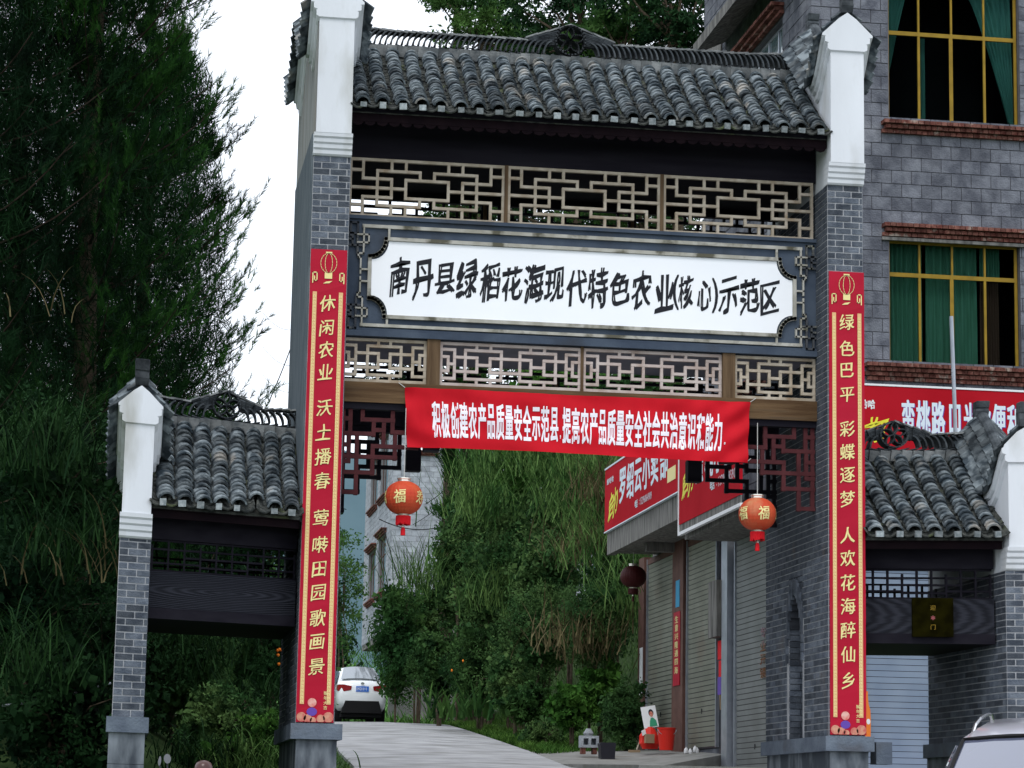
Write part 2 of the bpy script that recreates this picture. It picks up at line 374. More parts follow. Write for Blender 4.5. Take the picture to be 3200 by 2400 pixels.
def gz(x, y):
    z = ground(x, y)
    xl = lerp(ROAD, y, 1); xr = lerp(ROAD, y, 2)
    return z-.03+(random.uniform(-.03, .03) if -30 < y < 100 and (x > xr+.6 or x < xl-.6) else 0)
sheet('ground', xs, ys, gz, M['turf'])
rb = MB()
yy = -40
rings = []
while yy <= 120:
    l, r = lerp(ROAD, yy, 1), lerp(ROAD, yy, 2); z = base(yy)
    rings.append([(l, yy, z+.02), ((l+r)/2, yy, z+.05), (r, yy, z+.02), (r, yy, z-.25), (l, yy, z-.25)]); yy += 1.5
rb.loft(rings); rb.build('road', M['road'], kind='structure', smooth=False)
for k in range(1, 15):
    yj = 3.2+k*3.1; l, r = lerp(ROAD, yj, 1)+.01, lerp(ROAD, yj, 2)-.01; z = base(yj)+.0255; m_ = (l+r)/2
    jb = MB(); jb.add([(l, yj-.02, z), (m_, yj-.02, z+.03), (r, yj-.02, z), (r, yj+.02, z+.001), (m_, yj+.02, z+.031), (l, yj+.02, z+.001)], [(0, 1, 4, 5), (1, 2, 3, 4)]); jb.build('road_joint', M['soil'], kind='structure')
# forecourt where the photographer stands
fb = MB(); fb.loft([[(-14, -60, -2.9), (-14, -60, -2.62), (16, -60, -2.62), (16, -60, -2.9)], [(-14, -24, -2.7), (-14, -24, -2.40), (16, -24, -2.40), (16, -24, -2.7)], [(-6, -7, -1.6), (-6, -7, -1.335), (16, -7, -1.335), (16, -7, -1.6)], [(5.0, -1, -1.3), (5.0, -1, -.955), (16, -1, -.955), (16, -1, -1.3)]])
fb.build('forecourt', M['slab'], kind='structure')
# raised pavement before the shops and its dark front edge
sb = MB()
sb.loft([[(5.25, 9.5, -.9), (5.25, 9.5, -.12), (12, 9.5, -.12), (12, 9.5, -.9)], [(5.15, 16, -.9), (5.15, 16, .0), (12, 16, .0), (12, 16, -.9)], [(5.1, 19, -.7), (5.1, 19, .06), (12, 19, .06), (12, 19, -.9)], [(5.4, 23.5, -.3), (5.4, 23.5, .26), (12, 23.5, .26), (12, 23.5, -.9)]])
sb.build('pavement', M['slab'], kind='structure')
# far ridge of hills and a green slope behind the car
def ridge(name, y, x0, x1, hf, m, n=90, depth=300):
    rg = []
    for k in range(6):
        t = k/5; rg.append([(x0+(x1-x0)*i/n, y+depth*t, 2+hf(x0+(x1-x0)*i/n)*math.sin(t*math.pi/2)) for i in range(n+1)])
    mb = MB(); mb.loft(rg, closed=False, caps=False); return mb.build(name, m, kind='structure', smooth=True)
ridge('hills', 850, -900, 1200, lambda x: 168+9*math.sin(x*.011+2)+5*math.sin(x*.037+1)+2*math.sin(x*.11), M['hill'])
ridge('slope', 125, -30, 45, lambda x: 8.5+1.5*math.sin(x*.2)+.8*math.sin(x*.9), M['hillgreen'], depth=60)

# ------------------------------------------------------------------ gate parts shared by the tall gate and the side gates
G, PW, DEP = 5.155, .365, 2.41
# one curved cover tile, an arch 140 degrees wide, lying along +y (down slope), lip at the front
def arc_tile(r, L, th, a0=20, a1=160, n=6, flip=1, taper=.92):
    V = []
    for (y, rr) in ((0, r*taper), (L, r)):
        for rad in (rr, rr-th):
            for k in range(n+1):
                t = math.radians(a0+(a1-a0)*k/n); V.append((rad*math.cos(t), y, flip*rad*math.sin(t)))
    q = n+1; Fc = []
    for k in range(n):
        Fc += [(k, k+1, 2*q+k+1, 2*q+k), (q+k+1, q+k, 3*q+k, 3*q+k+1), (2*q+k, 2*q+k+1, 3*q+k+1, 3*q+k), (k+1, k, q+k, q+k+1)]
    Fc += [(0, 2*q, 3*q, q), (n, q+n, 3*q+n, 2*q+n)]
    return V, Fc
CT_V, CT_F = arc_tile(.074, .17, .016, a0=8, a1=172)
PT_V, PT_F = arc_tile(.088, .19, .014, flip=-1, a0=25, a1=155, n=5)
COVER = mesh('roof_tile', CT_V, CT_F, M['tile']); PAN = mesh('pan_tile', PT_V, PT_F, M['pan'])

def roof(T, th, X0, X1, ez, rz, ey, ry, ncol, nind, sag=.03, expo=.077, missing=()):
    """front slope of cover and pan tiles, plain rear slope; ez/rz eave and top heights, ey/ry their depths"""
    base_o = MB(T)
    def prof(t):
        return ey+(ry-ey)*t, ez+(rz-ez)*t-sag*math.sin(math.pi*t)
    NS = 6; rings = []
    for i in range(NS+1):
        y, z = prof(i/NS); rings.append([(X0, y+.07, z-.02), (X1, y+.07, z-.02), (X1, y+.07, z-.045), (X0, y+.07, z-.045)])
    for i in range(1, NS+1):
        y, z = prof(1-i/NS); y = 2*ry-y; rings.append([(X0, y, z-.03), (X1, y, z-.03), (X1, y, z-.09), (X0, y, z-.09)])
    base_o.loft(rings); rf = base_o.build('roof', M['pan'], th)
    pitch = (X1-X0)/ncol; L = math.hypot(ry-ey, rz-ez); nr = int(L/expo)
    stuff = MB(T); cnt = 0
    P = []
    for r in range(nr+1):
        for c in range(ncol): P.append((r, c))
    mbend = []
    for (r, c) in P:
        t = r*expo/L; y, z = prof(t); y2, z2 = prof(min(t+.05, 1.02)); up = Vector((0, y2-y, z2-z)).normalized()
        tilt = random.uniform(.15, .23); dn = -up; nrm = Vector((0, -up.z, up.y))
        dirv = (dn+nrm*tilt).normalized(); nn = Vector((0, 0, 0)) + nrm*1
        nn = (nn-dirv*nn.dot(dirv)).normalized()
        x = X0+pitch*(c+.5)+random.uniform(-.008, .008)+.004*math.sin(r*1.3+c)
        if r < 2 and c in missing: continue
        cen = Vector((x, y, z))+up*(.16)+nrm*(.004+random.uniform(0, .010))
        yaw = random.uniform(-.05, .05); X = (Vector((1, 0, 0))+dirv*yaw).normalized()
        MW = basis(T(cen), T(cen+X)-T(cen), T(cen+dirv)-T(cen), T(cen+nn)-T(cen))
        if cnt < nind: fin(bpy.data.objects.new('roof_tile', COVER), rf, MW); cnt += 1
        else:
            stuff.add([cen+X*a[0]+dirv*a[1]+nn*a[2] for a in CT_V], CT_F)
        if r == 0: mbend.append(Vector((x, y, z)))
    if stuff.v: stuff.build('upper_roof_tiles', M['tile'], rf, kind='stuff')
    pans = MB(T)
    for r in range(nr+1):
        for c in range(ncol+1):
            t = r*expo/L; y, z = prof(t); y2, z2 = prof(min(t+.05, 1.02)); up = Vector((0, y2-y, z2-z)).normalized(); nrm = Vector((0, -up.z, up.y))
            dirv = (-up+nrm*.12).normalized(); x = X0+pitch*c+random.uniform(-.012, .012)
            if x < X0+.03 or x > X1-.03: x = min(max(x, X0+.05), X1-.05)
            cen = Vector((x, y, z))+up*.15+nrm*(.055+random.uniform(-.006, .012))
            pans.add([cen+Vector((a[0], 0, 0))+dirv*a[1]+nrm*a[2] for a in PT_V], PT_F)
    # loose mortar crumbs between the tiles
    for i in range(int(ncol*nr*2.2)):
        t = random.random(); y, z = prof(t); s = random.uniform(.008, .022); c = random.randrange(ncol)
        x = X0+pitch*(c+.5)+random.choice((-1, 1))*random.uniform(.066, .088)
        pans.obox((x, y-.02, z+.03+random.uniform(0, .015)), (s, .2*s, 0), (0, s, .3*s), (0, 0, s))
    pans.build('pan_tiles', M['pan'], rf, kind='stuff')
    for p in mbend:  # pale plug under each first tile
        q = p+Vector((0, -.062, .004))
        w_ = random.uniform(.055, .078); MW = basis(T(q), Vector((w_, 0, random.uniform(-.008, .008))), Vector((0, .03, 0)), Vector((random.uniform(-.006, .006), -.012, random.uniform(.045, .064))))
        fin(bpy.data.objects.new('tile_plug', unitbox(M['endcap'])), rf, MW)
    return rf, prof

def ridge_deco(T, th, X0, X1, y, z, mid, half_w, peak, n_arc, arc_r=.075, sweep=0):
    """flat course, slanted open arcs, capping tiles and the five petal ornament"""
    rd = MB(T); rd.box((X0, y-.10, z-.12), (X1, y+.10, z)); rg = rd.build('ridge', M['tiledark'], th)
    n = int((X1-X0)/.105)
    for i in range(n):      # two courses of flat tiles laid edge on
        x = X0+(i+.5)*(X1-X0)/n
        q = Vector((x, y-.150, z-.045+random.uniform(-.006, .006)))
        fin(bpy.data.objects.new('ridge_tile', unitbox(M['tilepale'])), rg, basis(T(q), Vector(((X1-X0)/n-.004, 0, -.012)), Vector((0, .02, .0)), Vector((0, -.05, .10))))
    n2 = int((X1-X0)/.09); top = MB(T)
    for k in range(2):
        for i in range(n2):
            x = X0+(i+.5)*(X1-X0)/n2; s = 1 if x < mid else -1
            top.obox((x, y, z+.012+.022*k), (.12, 0, .03*s*-1), (0, .17-.03*k, 0), (0, 0, .012))
    top.build('bedding_tiles', M['tiledark'], rg, kind='stuff')
    H = arc_r*1.9; tz = z+.045
    n3 = n_arc
    for i in range(n3):     # open arcs leaning towards the ornament
        x = X0+(i+.5)*(X1-X0)/n3
        if abs(x-mid) < half_w*.42: continue
        s = 1 if x < mid else -1
        V = []; Fc = []; N = 6
        for k in range(N+1):
            t = math.radians(5+80*k/N); px = -s*(arc_r*1.15*math.cos(t))+s*.03; pz = H*math.sin(t)
            ox = .017*math.cos(t)*-s; oz = .017*math.sin(t)
            for (a, b, c) in ((px, -.07, pz), (px, .07, pz), (px+ox, .07, pz+oz), (px+ox, -.07, pz+oz)):
                V.append(T(Vector((x+a, y+b, tz+c))))
        for k in range(N):
            for j in range(4): Fc.append((k*4+j, k*4+(j+1) % 4, (k+1)*4+(j+1) % 4, (k+1)*4+j))
        Fc += [(3, 2, 1, 0), (N*4, N*4+1, N*4+2, N*4+3)]
        fin(bpy.data.objects.new('ridge_arc', mesh('ridge_arc', V, Fc, M['tiledark'])), rg)
    ct = tz+H+.008; n4 = int((X1-X0)/.078)
    for i in range(n4):     # capping tiles, stepping like a saw
        x = X0+(i+.5)*(X1-X0)/n4
        if abs(x-mid) < half_w*.93: continue
        s = 1 if x < mid else -1; e = max(0, 1-(min(x-X0, X1-x))/.5)*.03
        q = Vector((x, y, ct+e+random.uniform(-.003, .003)))
        fin(bpy.data.objects.new('capping_tile', unitbox(M['tilepale'])), rg, basis(T(q), Vector((.115, 0, -s*.03 if s > 0 else .03)), Vector((0, .15, 0)), Vector((0, 0, .016))))
    # ornament
    orn = MB(T); R = peak*.40; cz = z+.05+R+.01
    def ring(cx, cz_, rx, rz_, a0, a1, rot, n=14, w=.014, d=.15):
        pts = []
        for k in range(n+1):
            t = math.radians(a0+(a1-a0)*k/n); px, pz = rx*math.cos(t), rz_*math.sin(t)
            c, s_ = math.cos(rot), math.sin(rot); pts.append((cx+px*c-pz*s_, cz_+px*s_+pz*c))
        for a, b in zip(pts, pts[1:]): orn.bar((a[0], y, a[1]), (b[0], y, b[1]), w, d)
    ring(mid, cz, R*1.02, R*1.02, 0, 360, 0, 28, .016)
    for k in range(5):
        a = math.pi/2+k*2*math.pi/5; cx, cz2 = mid+math.cos(a)*R*.5, cz+math.sin(a)*R*.5
        for sg in (1, -1):
            pts = []
            for j in range(9):
                t = j/8; w = math.sin(math.pi*t)*R*.25*sg
                pts.append((mid+math.cos(a)*R*t-math.sin(a)*w, cz+math.sin(a)*R*t+math.cos(a)*w))
            for p, q in zip(pts, pts[1:]): orn.bar((p[0], y, p[1]), (q[0], y, q[1]), .011, .14)
    orn.build('petal_ornament', M['tiledark'], rg)
    apex = z+peak
    for s in (-1, 1):       # slanting layered tiles either side of the petals
        for lay in range(9):
            t = lay/9; zz0 = apex-.012-(apex-ct+.02)*t*.92; x_in = mid+s*R*(0 if lay == 0 else min(1, .62+.3*t+.1)); x_out = mid+s*half_w*(1-.03*lay)
            zout = ct+.01-lay*.010
            nseg = 4 if lay == 0 else 3
            for k in range(nseg):
                xa = x_in+(x_out-x_in)*k/nseg; xb = x_in+(x_out-x_in)*(k+1)/nseg
                if lay > 0:
                    zline = lambda x: zz0+(zout-zz0)*abs(x-mid)/half_w
                else: zline = lambda x: apex+(ct+.005-apex)*(abs(x-mid)/half_w)
                a, b = Vector((xa, y, zline(xa))), Vector((xb, y, zline(xb)))
                X = b-a
                if X.length < .02: continue
                c = (a+b)/2+Vector((0, 0, .006*k)); Z = Vector((0, 1, 0)).cross(X).normalized()*.016
                fin(bpy.data.objects.new('slanted_tile', unitbox(M['tilepale' if lay == 0 else 'tiledark'])), rg, basis(T(c), X*1.06, Vector((0, .15-.01*lay, 0)), Z))
    return rg

def gable(T, th, X0, X1, zb, prof, zpanel0, zpanel1, hw_top, indiv=True, side_mat=None, tips=(.36,), rise=.25, dep=DEP, front_y=-.10, tipw=.12):
    """white plastered wall head with stepped corbels, sweeping mouldings and tiled coping. prof: [(y, z)] of the moulding top"""
    xc = (X0+X1)/2; hw = (X1-X0)/2
    def pz(y):
        for a, b in zip(prof, prof[1:]):
            if y <= b[0]: t = (y-a[0])/(b[0]-a[0]); return a[1]+(b[1]-a[1])*t
        return prof[-1][1]
    head = MB(T)
    nst = 4; h = (zpanel0-zb)/nst
    for k in range(nst):    # corbel steps
        ff = -.012-(-front_y-.02)*(k+1)/nst
        zz = zb+h*k
        head.loft([[(X0-.004, ff+.018, zz), (X1+.004, ff+.018, zz), (X1+.004, .12, zz), (X0-.004, .12, zz)],
                   [(X0-.006, ff, zz+h*.30), (X1+.006, ff, zz+h*.30), (X1+.006, .12, zz+h*.30), (X0-.006, .12, zz+h*.30)],
                   [(X0-.006, ff-.006, zz+h*.97), (X1+.006, ff-.006, zz+h*.97), (X1+.006, .12, zz+h*.97), (X0-.006, .12, zz+h*.97)]])
    head.box((X0+.008, .05, zb-.004), (X1-.008, dep-.004, zpanel0))
    ys_ = [front_y]+[p[0] for p in prof[1:]]
    rings = []
    ring2 = lambda y, zt: [(X0+.010, y, zpanel0-.004), (X1-.010, y, zpanel0-.004), (X1-.010, y, zt), (X0+.010, y, zt)]
    for (y, z) in prof:
        rings.append(ring2(min(y, dep+.05), z-.12))
    head.loft(rings)
    ho = head.build('wall_head', M['plaster'], th)
    mo = MB(T)
    sec = [(hw-.004, -.150), (hw+.022, -.135), (hw+.024, -.082), (hw+.010, -.075), (hw+.050, -.062), (hw+.052, -.012), (hw+.04, -.006), (hw_top, 0), (hw_top, .02), (hw*.5, rise*.74), (.0, rise)]
    full = [(a, b) for a, b in sec]+[(-a, b) for a, b in sec[-2::-1]]
    rings = []
    for i, (y, z) in enumerate(prof):
        rings.append([(xc+a, y-(.02 if i == 0 else 0), z+b) for a, b in full])
    mo.loft(rings); mo.build('cornice', M['plaster'], ho, smooth=False)
    # coping tiles on both slopes of the little roof
    cnt = 0; cop = MB(T)
    seg = []
    L = 0
    for a, b in zip(prof, prof[1:]):
        d = math.hypot(b[0]-a[0], b[1]-a[1]); n = max(1, int(round(d/.10)))
        for k in range(n):
            t = (k+.5)/n; seg.append((a[0]+(b[0]-a[0])*t, a[1]+(b[1]-a[1])*t, (b[0]-a[0])/d, (b[1]-a[1])/d, d/n))
    for s in (-1, 1):
        e = Vector((s*(hw_top+.055), 0, -.03)); r_ = Vector((0, 0, rise+.02)); sl_ = e-r_
        for (y, z, dy, dz, ln) in seg:
            A = Vector((0, dy, dz))
            for j in range(3):
                t = (j+.5)/3; c = Vector((xc, y, z))+r_+sl_*t
                Z = A.cross(sl_).normalized()*(1 if s < 0 else 1); Z = Z if Z.z > 0 else -Z
                c = c+Z*(.020+.010*(2-j)+random.uniform(-.004, .006))
                X = (sl_/3)*1.22+Z*.02; Yv = A*(ln*.97)
                if indiv: fin(bpy.data.objects.new('coping_tile', unitbox(M['tile'])), ho, basis(T(c), T(c+X)-T(c), T(c+Yv)-T(c), Z*.022)); cnt += 1
                else: cop.obox(c, X, Yv, Z*.022)
    if cop.v: cop.build('coping_tiles', M['tile'], ho, kind='stuff')
    crest = MB(T)
    for (y, z, dy, dz, ln) in seg:
        A = Vector((0, dy, dz)); N = Vector((0, -dz, dy)); c = Vector((xc, y, z+rise+.035))
        V = []
        for q in (-.5, .62):
            for rad in (.058+.008*q, .042):
                for k in range(7):
                    t = math.pi*k/6; V.append(c+A*(ln*q)+Vector((rad*math.cos(t), 0, 0))+N*(rad*math.sin(t)))
        Fc = []
        for k in range(6): Fc += [(k, k+1, 14+k+1, 14+k), (7+k+1, 7+k, 21+k, 21+k+1), (14+k, 14+k+1, 21+k+1, 21+k), (k+1, k, 7+k, 7+k+1)]
        crest.add(V, Fc)
    crest.build('crest_tiles', M['tiledark'], ho, kind='stuff')
    # upright tile finials at the front tip and at the peak
    for (y, hgt) in ((prof[0][0]+.02, .20), (max(prof, key=lambda p: p[1] if .6 < p[0] < 1.8 else 0)[0], .13), (prof[-1][0]-.02, .18)):
        z = pz(y)+rise+.06; fi = MB(T)
        fi.loft([[(xc-tipw/2*a, y-.03+b-.028, z+c), (xc+tipw/2*a, y-.03+b-.028, z+c), (xc+tipw/2*a, y-.03+b+.075, z+c), (xc-tipw/2*a, y-.03+b+.075, z+c)] for (a, b, c) in ((.9, .02, -.04), (1, 0, .03), (.96, .012, hgt*.45), (1, .0, hgt*.5), (1.03, -.02, hgt*.96), (.9, -.02, hgt))])
        fi.build('finial', M['tiledark'], ho)
    return ho

# ------------------------------------------------------------------ the tall gate
gate = thing('village_gate', (2.7, 1.2, -.9), 'tall brick gate with white gable heads, tiled roof, cream lattices and long white signboard', 'gate')
NY0, NY1, NZ1, NSP = .955, 1.48, 1.46, 1.0          # pointed niche in the passage wall
def arch_z(y, off=0):
    t = (y-(NY0-off))/((NY1+off)-(NY0-off)); t = min(max(t, 0), 1); h = NZ1-NSP+off
    return NSP+h*(1-abs(2*t-1)**1.8)**.62 if 0 < t < 1 else NSP
def pillar(x0, niche_sign):
    """niche_sign: -1 niche opens to -x (right wall), +1 to +x (left wall)"""
    b = MB(); hd = MB(); x1 = x0+PW; e = .0015
    b.box((x0+e, e, NZ1+.22), (x1-e, DEP-e, 5.48))
    b.box((x0+e, e, 0), (x1-e, NY0, NZ1+.22)); b.box((x0+e, NY1, 0), (x1-e, DEP-e, NZ1+.22))
    n = 14
    for i in range(n):
        ya, yb = NY0+(NY1-NY0)*i/n, NY0+(NY1-NY0)*(i+1)/n
        hd.box((x0+e, ya, arch_z((ya+yb)/2)), (x1-e, yb, NZ1+.22))
    xb = (x0+.30, x0+PW-e) if niche_sign < 0 else (x0+e, x0+.065)
    w_ = b.build('brick_wall', M['mortar'], gate); hd.build('niche_head', M['nicheshade'], w_)
    b = MB(); b.box((x0+.012, NY0-.0005, 0), (x1-.02, NY0+.004, NSP+.1)); b.box((x0+.012, NY1-.004, 0), (x1-.02, NY1+.0005, NSP+.1)); b.box((xb[0], NY0, 0), (xb[1], NY1, NZ1+.2)); b.build('niche_back', M['nicheshade'], w_)
    return w_
wl = pillar(0, 1); wr = pillar(G, -1)
BL, BS, BH = .245, .165, .063
for (w, x0) in ((wl, 0), (wr, G)):
    wall_pieces(w, 'brick', (x0, 0, 0), (1, 0, 0), (0, -1, 0), PW, 0, 5.481, BS, BH, .011, M['brick'], nind=42, pref=lambda u, z: -z, stuff='covered_brickwork')
def skip_niche(a, b, z0, z1):
    zc = (z0+z1)/2
    if zc > NZ1+.16: return [(a, b)]
    # opening with its ring of trim
    lo, hi = None, None
    for i in range(61):
        y = NY0-.075+(NY1-NY0+.15)*i/60
        if zc < arch_z(y, .075 if zc > .9 else 0.) or (zc < NSP and NY0-(.05 if zc > .8 else 0) < y < NY1+(.05 if zc > .8 else 0)):
            lo = y if lo is None else lo; hi = y
    if lo is None: return [(a, b)]
    r = []
    if a < lo: r.append((a, min(b, lo)))
    if b > hi: r.append((max(a, hi), b))
    return r
wall_pieces(wr, 'brick', (G, 0, 0), (0, 1, 0), (-1, 0, 0), DEP, 0, 5.481, BL, BH, .011, M['brick'], nind=250, pref=lambda u, z: z+.12*u, skip=skip_niche, stuff='upper_brickwork', offs=-.08)
wall_pieces(wl, 'brick', (PW, 0, 0), (0, 1, 0), (1, 0, 0), DEP, 0, 5.481, BL, BH, .011, M['brick'], nind=0, skip=skip_niche, stuff='passage_brickwork')
wall_pieces(wl, 'brick', (0, 0, 0), (0, 1, 0), (-1, 0, 0), DEP, 0, 1.9, BL, BH, .011, M['brick'], nind=120, pref=lambda u, z: z, stuff='outer_brickwork')
sl_ = MB(); sl_.box((-.018, .02, 1.9), (.007, DEP-.02, 5.705)); sl_.build('rendered_flank', M['slate'], wl)
wall_pieces(wr, 'brick', (G+PW, 0, 0), (0, 1, 0), (1, 0, 0), DEP, 0, 5.481, BL, BH, .011, M['brick'], nind=0, stuff='outer_brickwork')
# far jamb of the niche, brick courses facing the road
for k in range(22):
    z = k*BH+.03
    if z > NSP+.3: break
    for (a, b_) in (((0, .21), (.21, .30)) if k % 2 else ((0, .12), (.12, .30))):
        fin(bpy.data.objects.new('brick', unitbox(M['brick'])), wr, basis((G+(a+b_)/2, NY1-.002, z), (b_-a-.008, 0, 0), (0, .012, 0), (0, 0, BH-.009)))
for i in range(13):     # voussoirs round the pointed head
    y = NY0-.02+(NY1-NY0+.04)*(i+.5)/13; zz = arch_z(y, .0); z2 = arch_z(y, .075)+.10
    if zz < NSP+.02: zz = NSP-.08+.16*abs(i-6)/6*0
    c = Vector((G-.008, y, (zz+z2)/2)); fin(bpy.data.objects.new('voussoir', unitbox(M['brick'])), wr, basis(c, (.03, 0, 0), (0, .038, 0), (0, 0, max(z2-zz, .07))))
for yy_ in (NY0-.03, NY1+.03):
    for k in range(3):
        fin(bpy.data.objects.new('voussoir', unitbox(M['brick'])), wr, basis((G-.008, yy_, NSP-.0-.09*k), (.03, 0, 0), (0, .05, 0), (0, 0, .082)))
# gable heads with their up-turned copings
PROF = [(-.10, 7.00), (-.02, 6.93), (.08, 6.80), (.20, 6.66), (.30, 6.59), (.38, 6.575), (.50, 6.68), (.72, 6.86), (.95, 7.04), (1.12, 7.17), (1.205, 7.20), (1.29, 7.17), (1.46, 7.04), (1.69, 6.86), (1.91, 6.68), (2.03, 6.575), (2.11, 6.59), (2.21, 6.66), (2.33, 6.80), (2.43, 6.93), (2.51, 7.00)]
gl = gable(ident, gate, 0, PW, 5.48, PROF, 5.695, 6.88, .262)
gr = gable(ident, gate, G, G+PW, 5.48, PROF, 5.695, 6.88, .262)
def flank(T, x, prf, zb, dx, par):
    ws = MB(T); ws.prism([(x, y, zb) for y in (prf[0][0]+.03, prf[-1][0]-.05)]+[(x, y, z-.135) for y, z in prf[::-1]][1:-1]+[(x, prf[0][0]+.03, prf[0][1]-.14)], (dx, 0, 0)); ws.build('weathered_flank', M['sidewash'], par)
flank(ident, .006, PROF, 5.70, -.008, gl)
rf, _ = roof(ident, gate, PW+.0, G, 5.985, 6.83, -.06, 1.07, 25, 300)
ridge_deco(ident, gate, PW, G, 1.2, 6.955, 2.72, .47, .385, 84)
# plinth: cap slabs and veined blocks
for (x0, nm) in ((0, 'l'), (G, 'r')):
    c = MB(); c.box((x0-.045, -.055, -.145), (x0+PW+.075, .72, 0)); c.box((x0-.045, .724, -.145), (x0+PW+.075, 1.55, -.001)); c.box((x0-.045, 1.554, -.145), (x0+PW+.075, DEP+.05, -.002))
    c.build('plinth_cap', M['stone'], gate)
    for (ya, yb) in ((-.0, .36), (.364, 1.1), (1.104, 1.8), (1.804, DEP)):
        q = MB(); q.box((x0+.012, ya, -.62), (x0+PW+.03, yb, -.145)); q.box((x0+.012, ya, -1.25), (x0+PW+.03, yb, -.624)); q.build('plinth_block', M['marble'], gate)
XI0, XI1 = PW, G
Yf, Yb = .45, 1.95
# boards: eave board, fascia, ceilings
b = MB(); b.box((XI0, .02, 5.86), (XI1, .06, 5.955)); 
for i in range(40):
    x = XI0+(i+.5)*(XI1-XI0)/40; b.prism([(x-.058, .025, 5.862), (x-.04, .025, 5.832), (x, .025, 5.82), (x+.04, .025, 5.832), (x+.058, .025, 5.862)], (0, .02, 0))
b.build('eave_board', M['maroon'], gate)
b = MB(); b.box((XI0, Yf-.02, 5.60), (XI1, Yf+.05, 6.35)); b.box((XI0, Yb-.05, 5.545), (XI1, Yb+.02, 6.35)); b.box((XI0, .0, 5.952), (XI1, .45, 5.99)); b.build('fascia', M['darkwood'], gate)
b = MB(); b.box((XI0, .58, 5.62), (XI1, 1.82, 5.66)); b.build('inner_ceiling', M['darkwood'], gate)
b = MB(); b.box((XI0, Yf+.03, 3.80), (XI1, Yb-.03, 4.995)); b.build('sign_box', M['ceiling'], gate)

def lattice_top(mb, x0, x1, z0, z1, y, w=.028, d=.04):
    U = (x1-x0)/11; vs = [0, .19, .335, .5, .665, .81, 1]
    Z = lambda k: z1-(z1-z0)*vs[k]
    def H(a, b, k): mb.bar((x0+a*U, y, Z(k)), (x0+b*U, y, Z(k)), w, d)
    def V(a, k, l): mb.bar((x0+a*U, y+.0008, Z(k)), (x0+a*U, y+.0008, Z(l)), w, d-.003)
    H(.12, 10.88, 0); H(.12, 10.88, 6); V(.12, 0, 6); V(10.88, 0, 6)
    H(4, 7, 2); H(4, 7, 4); V(4, 2, 4); V(7, 2, 4)
    for m_ in (0, 1):
        g = (lambda k: k) if m_ == 0 else (lambda k: 11-k)
        def h(a, b, k): H(min(g(a), g(b)), max(g(a), g(b)), k)
        def v(a, k, l): V(g(a), k, l)
        v(1, 0, 2); h(1, 3, 2); v(3, 2, 4); h(1, 3, 4); v(1, 4, 6); h(0.12, 1, 1); h(.12, 1, 5)
        v(2, 1, 5); h(2, 5, 1); v(5, 1, 2); h(2, 5, 5); v(5, 4, 5); v(3, 0, 1); v(4, 0, 1); v(3, 5, 6); v(4, 5, 6); h(.12, 4, 3)
def lattice_low(mb, x0, x1, z0, z1, y, wide, w=.028, d=.04):
    c = (x0+x1)/2; Wd = x1-x0; zc = (z0+z1)/2; h1 = (z1-z0)*.165; h2 = (z1-z0)*.335
    if wide: s = Wd/1498; full = [100, 485, 600]; box = [220, 360]; hook = 668; st = [214, 364]
    else: s = Wd/890; full = [180, 307]; box = [63]; hook = 382; st = [65]
    def H(a, b, dz):
        for sg in (-1, 1):
            p, q = c+sg*a*s, c+sg*b*s; mb.bar((min(p, q), y, zc+dz), (max(p, q), y, zc+dz), w, d)
    def V(a, dz0, dz1):
        for sg in (-1, 1): mb.bar((c+sg*a*s, y+.0008, zc+dz0), (c+sg*a*s, y+.0008, zc+dz1), w, d-.003)
    E = Wd/2/s-5
    mb.bar((x0+.015, y, z0+.012), (x1-.015, y, z0+.012), w, d); mb.bar((x0+.015, y, z1-.012), (x1-.015, y, z1-.012), w, d)
    V(E, z0-zc+.012, z1-zc-.012)
    V(full[-1], -h2, h2); H(full[-1], E, h2); H(full[-1], E, -h2); V(hook, -h1, h1); H(hook, E, h1); H(hook, E, -h1); H(hook, full[-1], 0)
    if wide:
        V(485, -h2, h2); V(100, -h2, h2); H(485, 100, h2); H(485, 100, -h2)
        V(360, -h1, h1); H(600, 360, h1); H(600, 360, -h1); H(360, 220, 0); V(220, -h1, h1)
        for dz in (h1, -h1): mb.bar((c-220*s, y, zc+dz), (c+220*s, y, zc+dz), w, d)
        for x in (214, 364): V(x, h2, z1-zc-.012); V(x, z0-zc+.012, -h2)
    else:
        V(180, -h2, h2)
        for dz in (h2, -h2): mb.bar((c-180*s, y, zc+dz), (c+180*s, y, zc+dz), w, d)
        V(63, -h1, h1); H(63, 307, h1); H(63, 307, -h1); mb.bar((c-63*s, y, zc), (c+63*s, y, zc), w, d)
        V(65, h2, z1-zc-.012); V(65, z0-zc+.012, -h2)
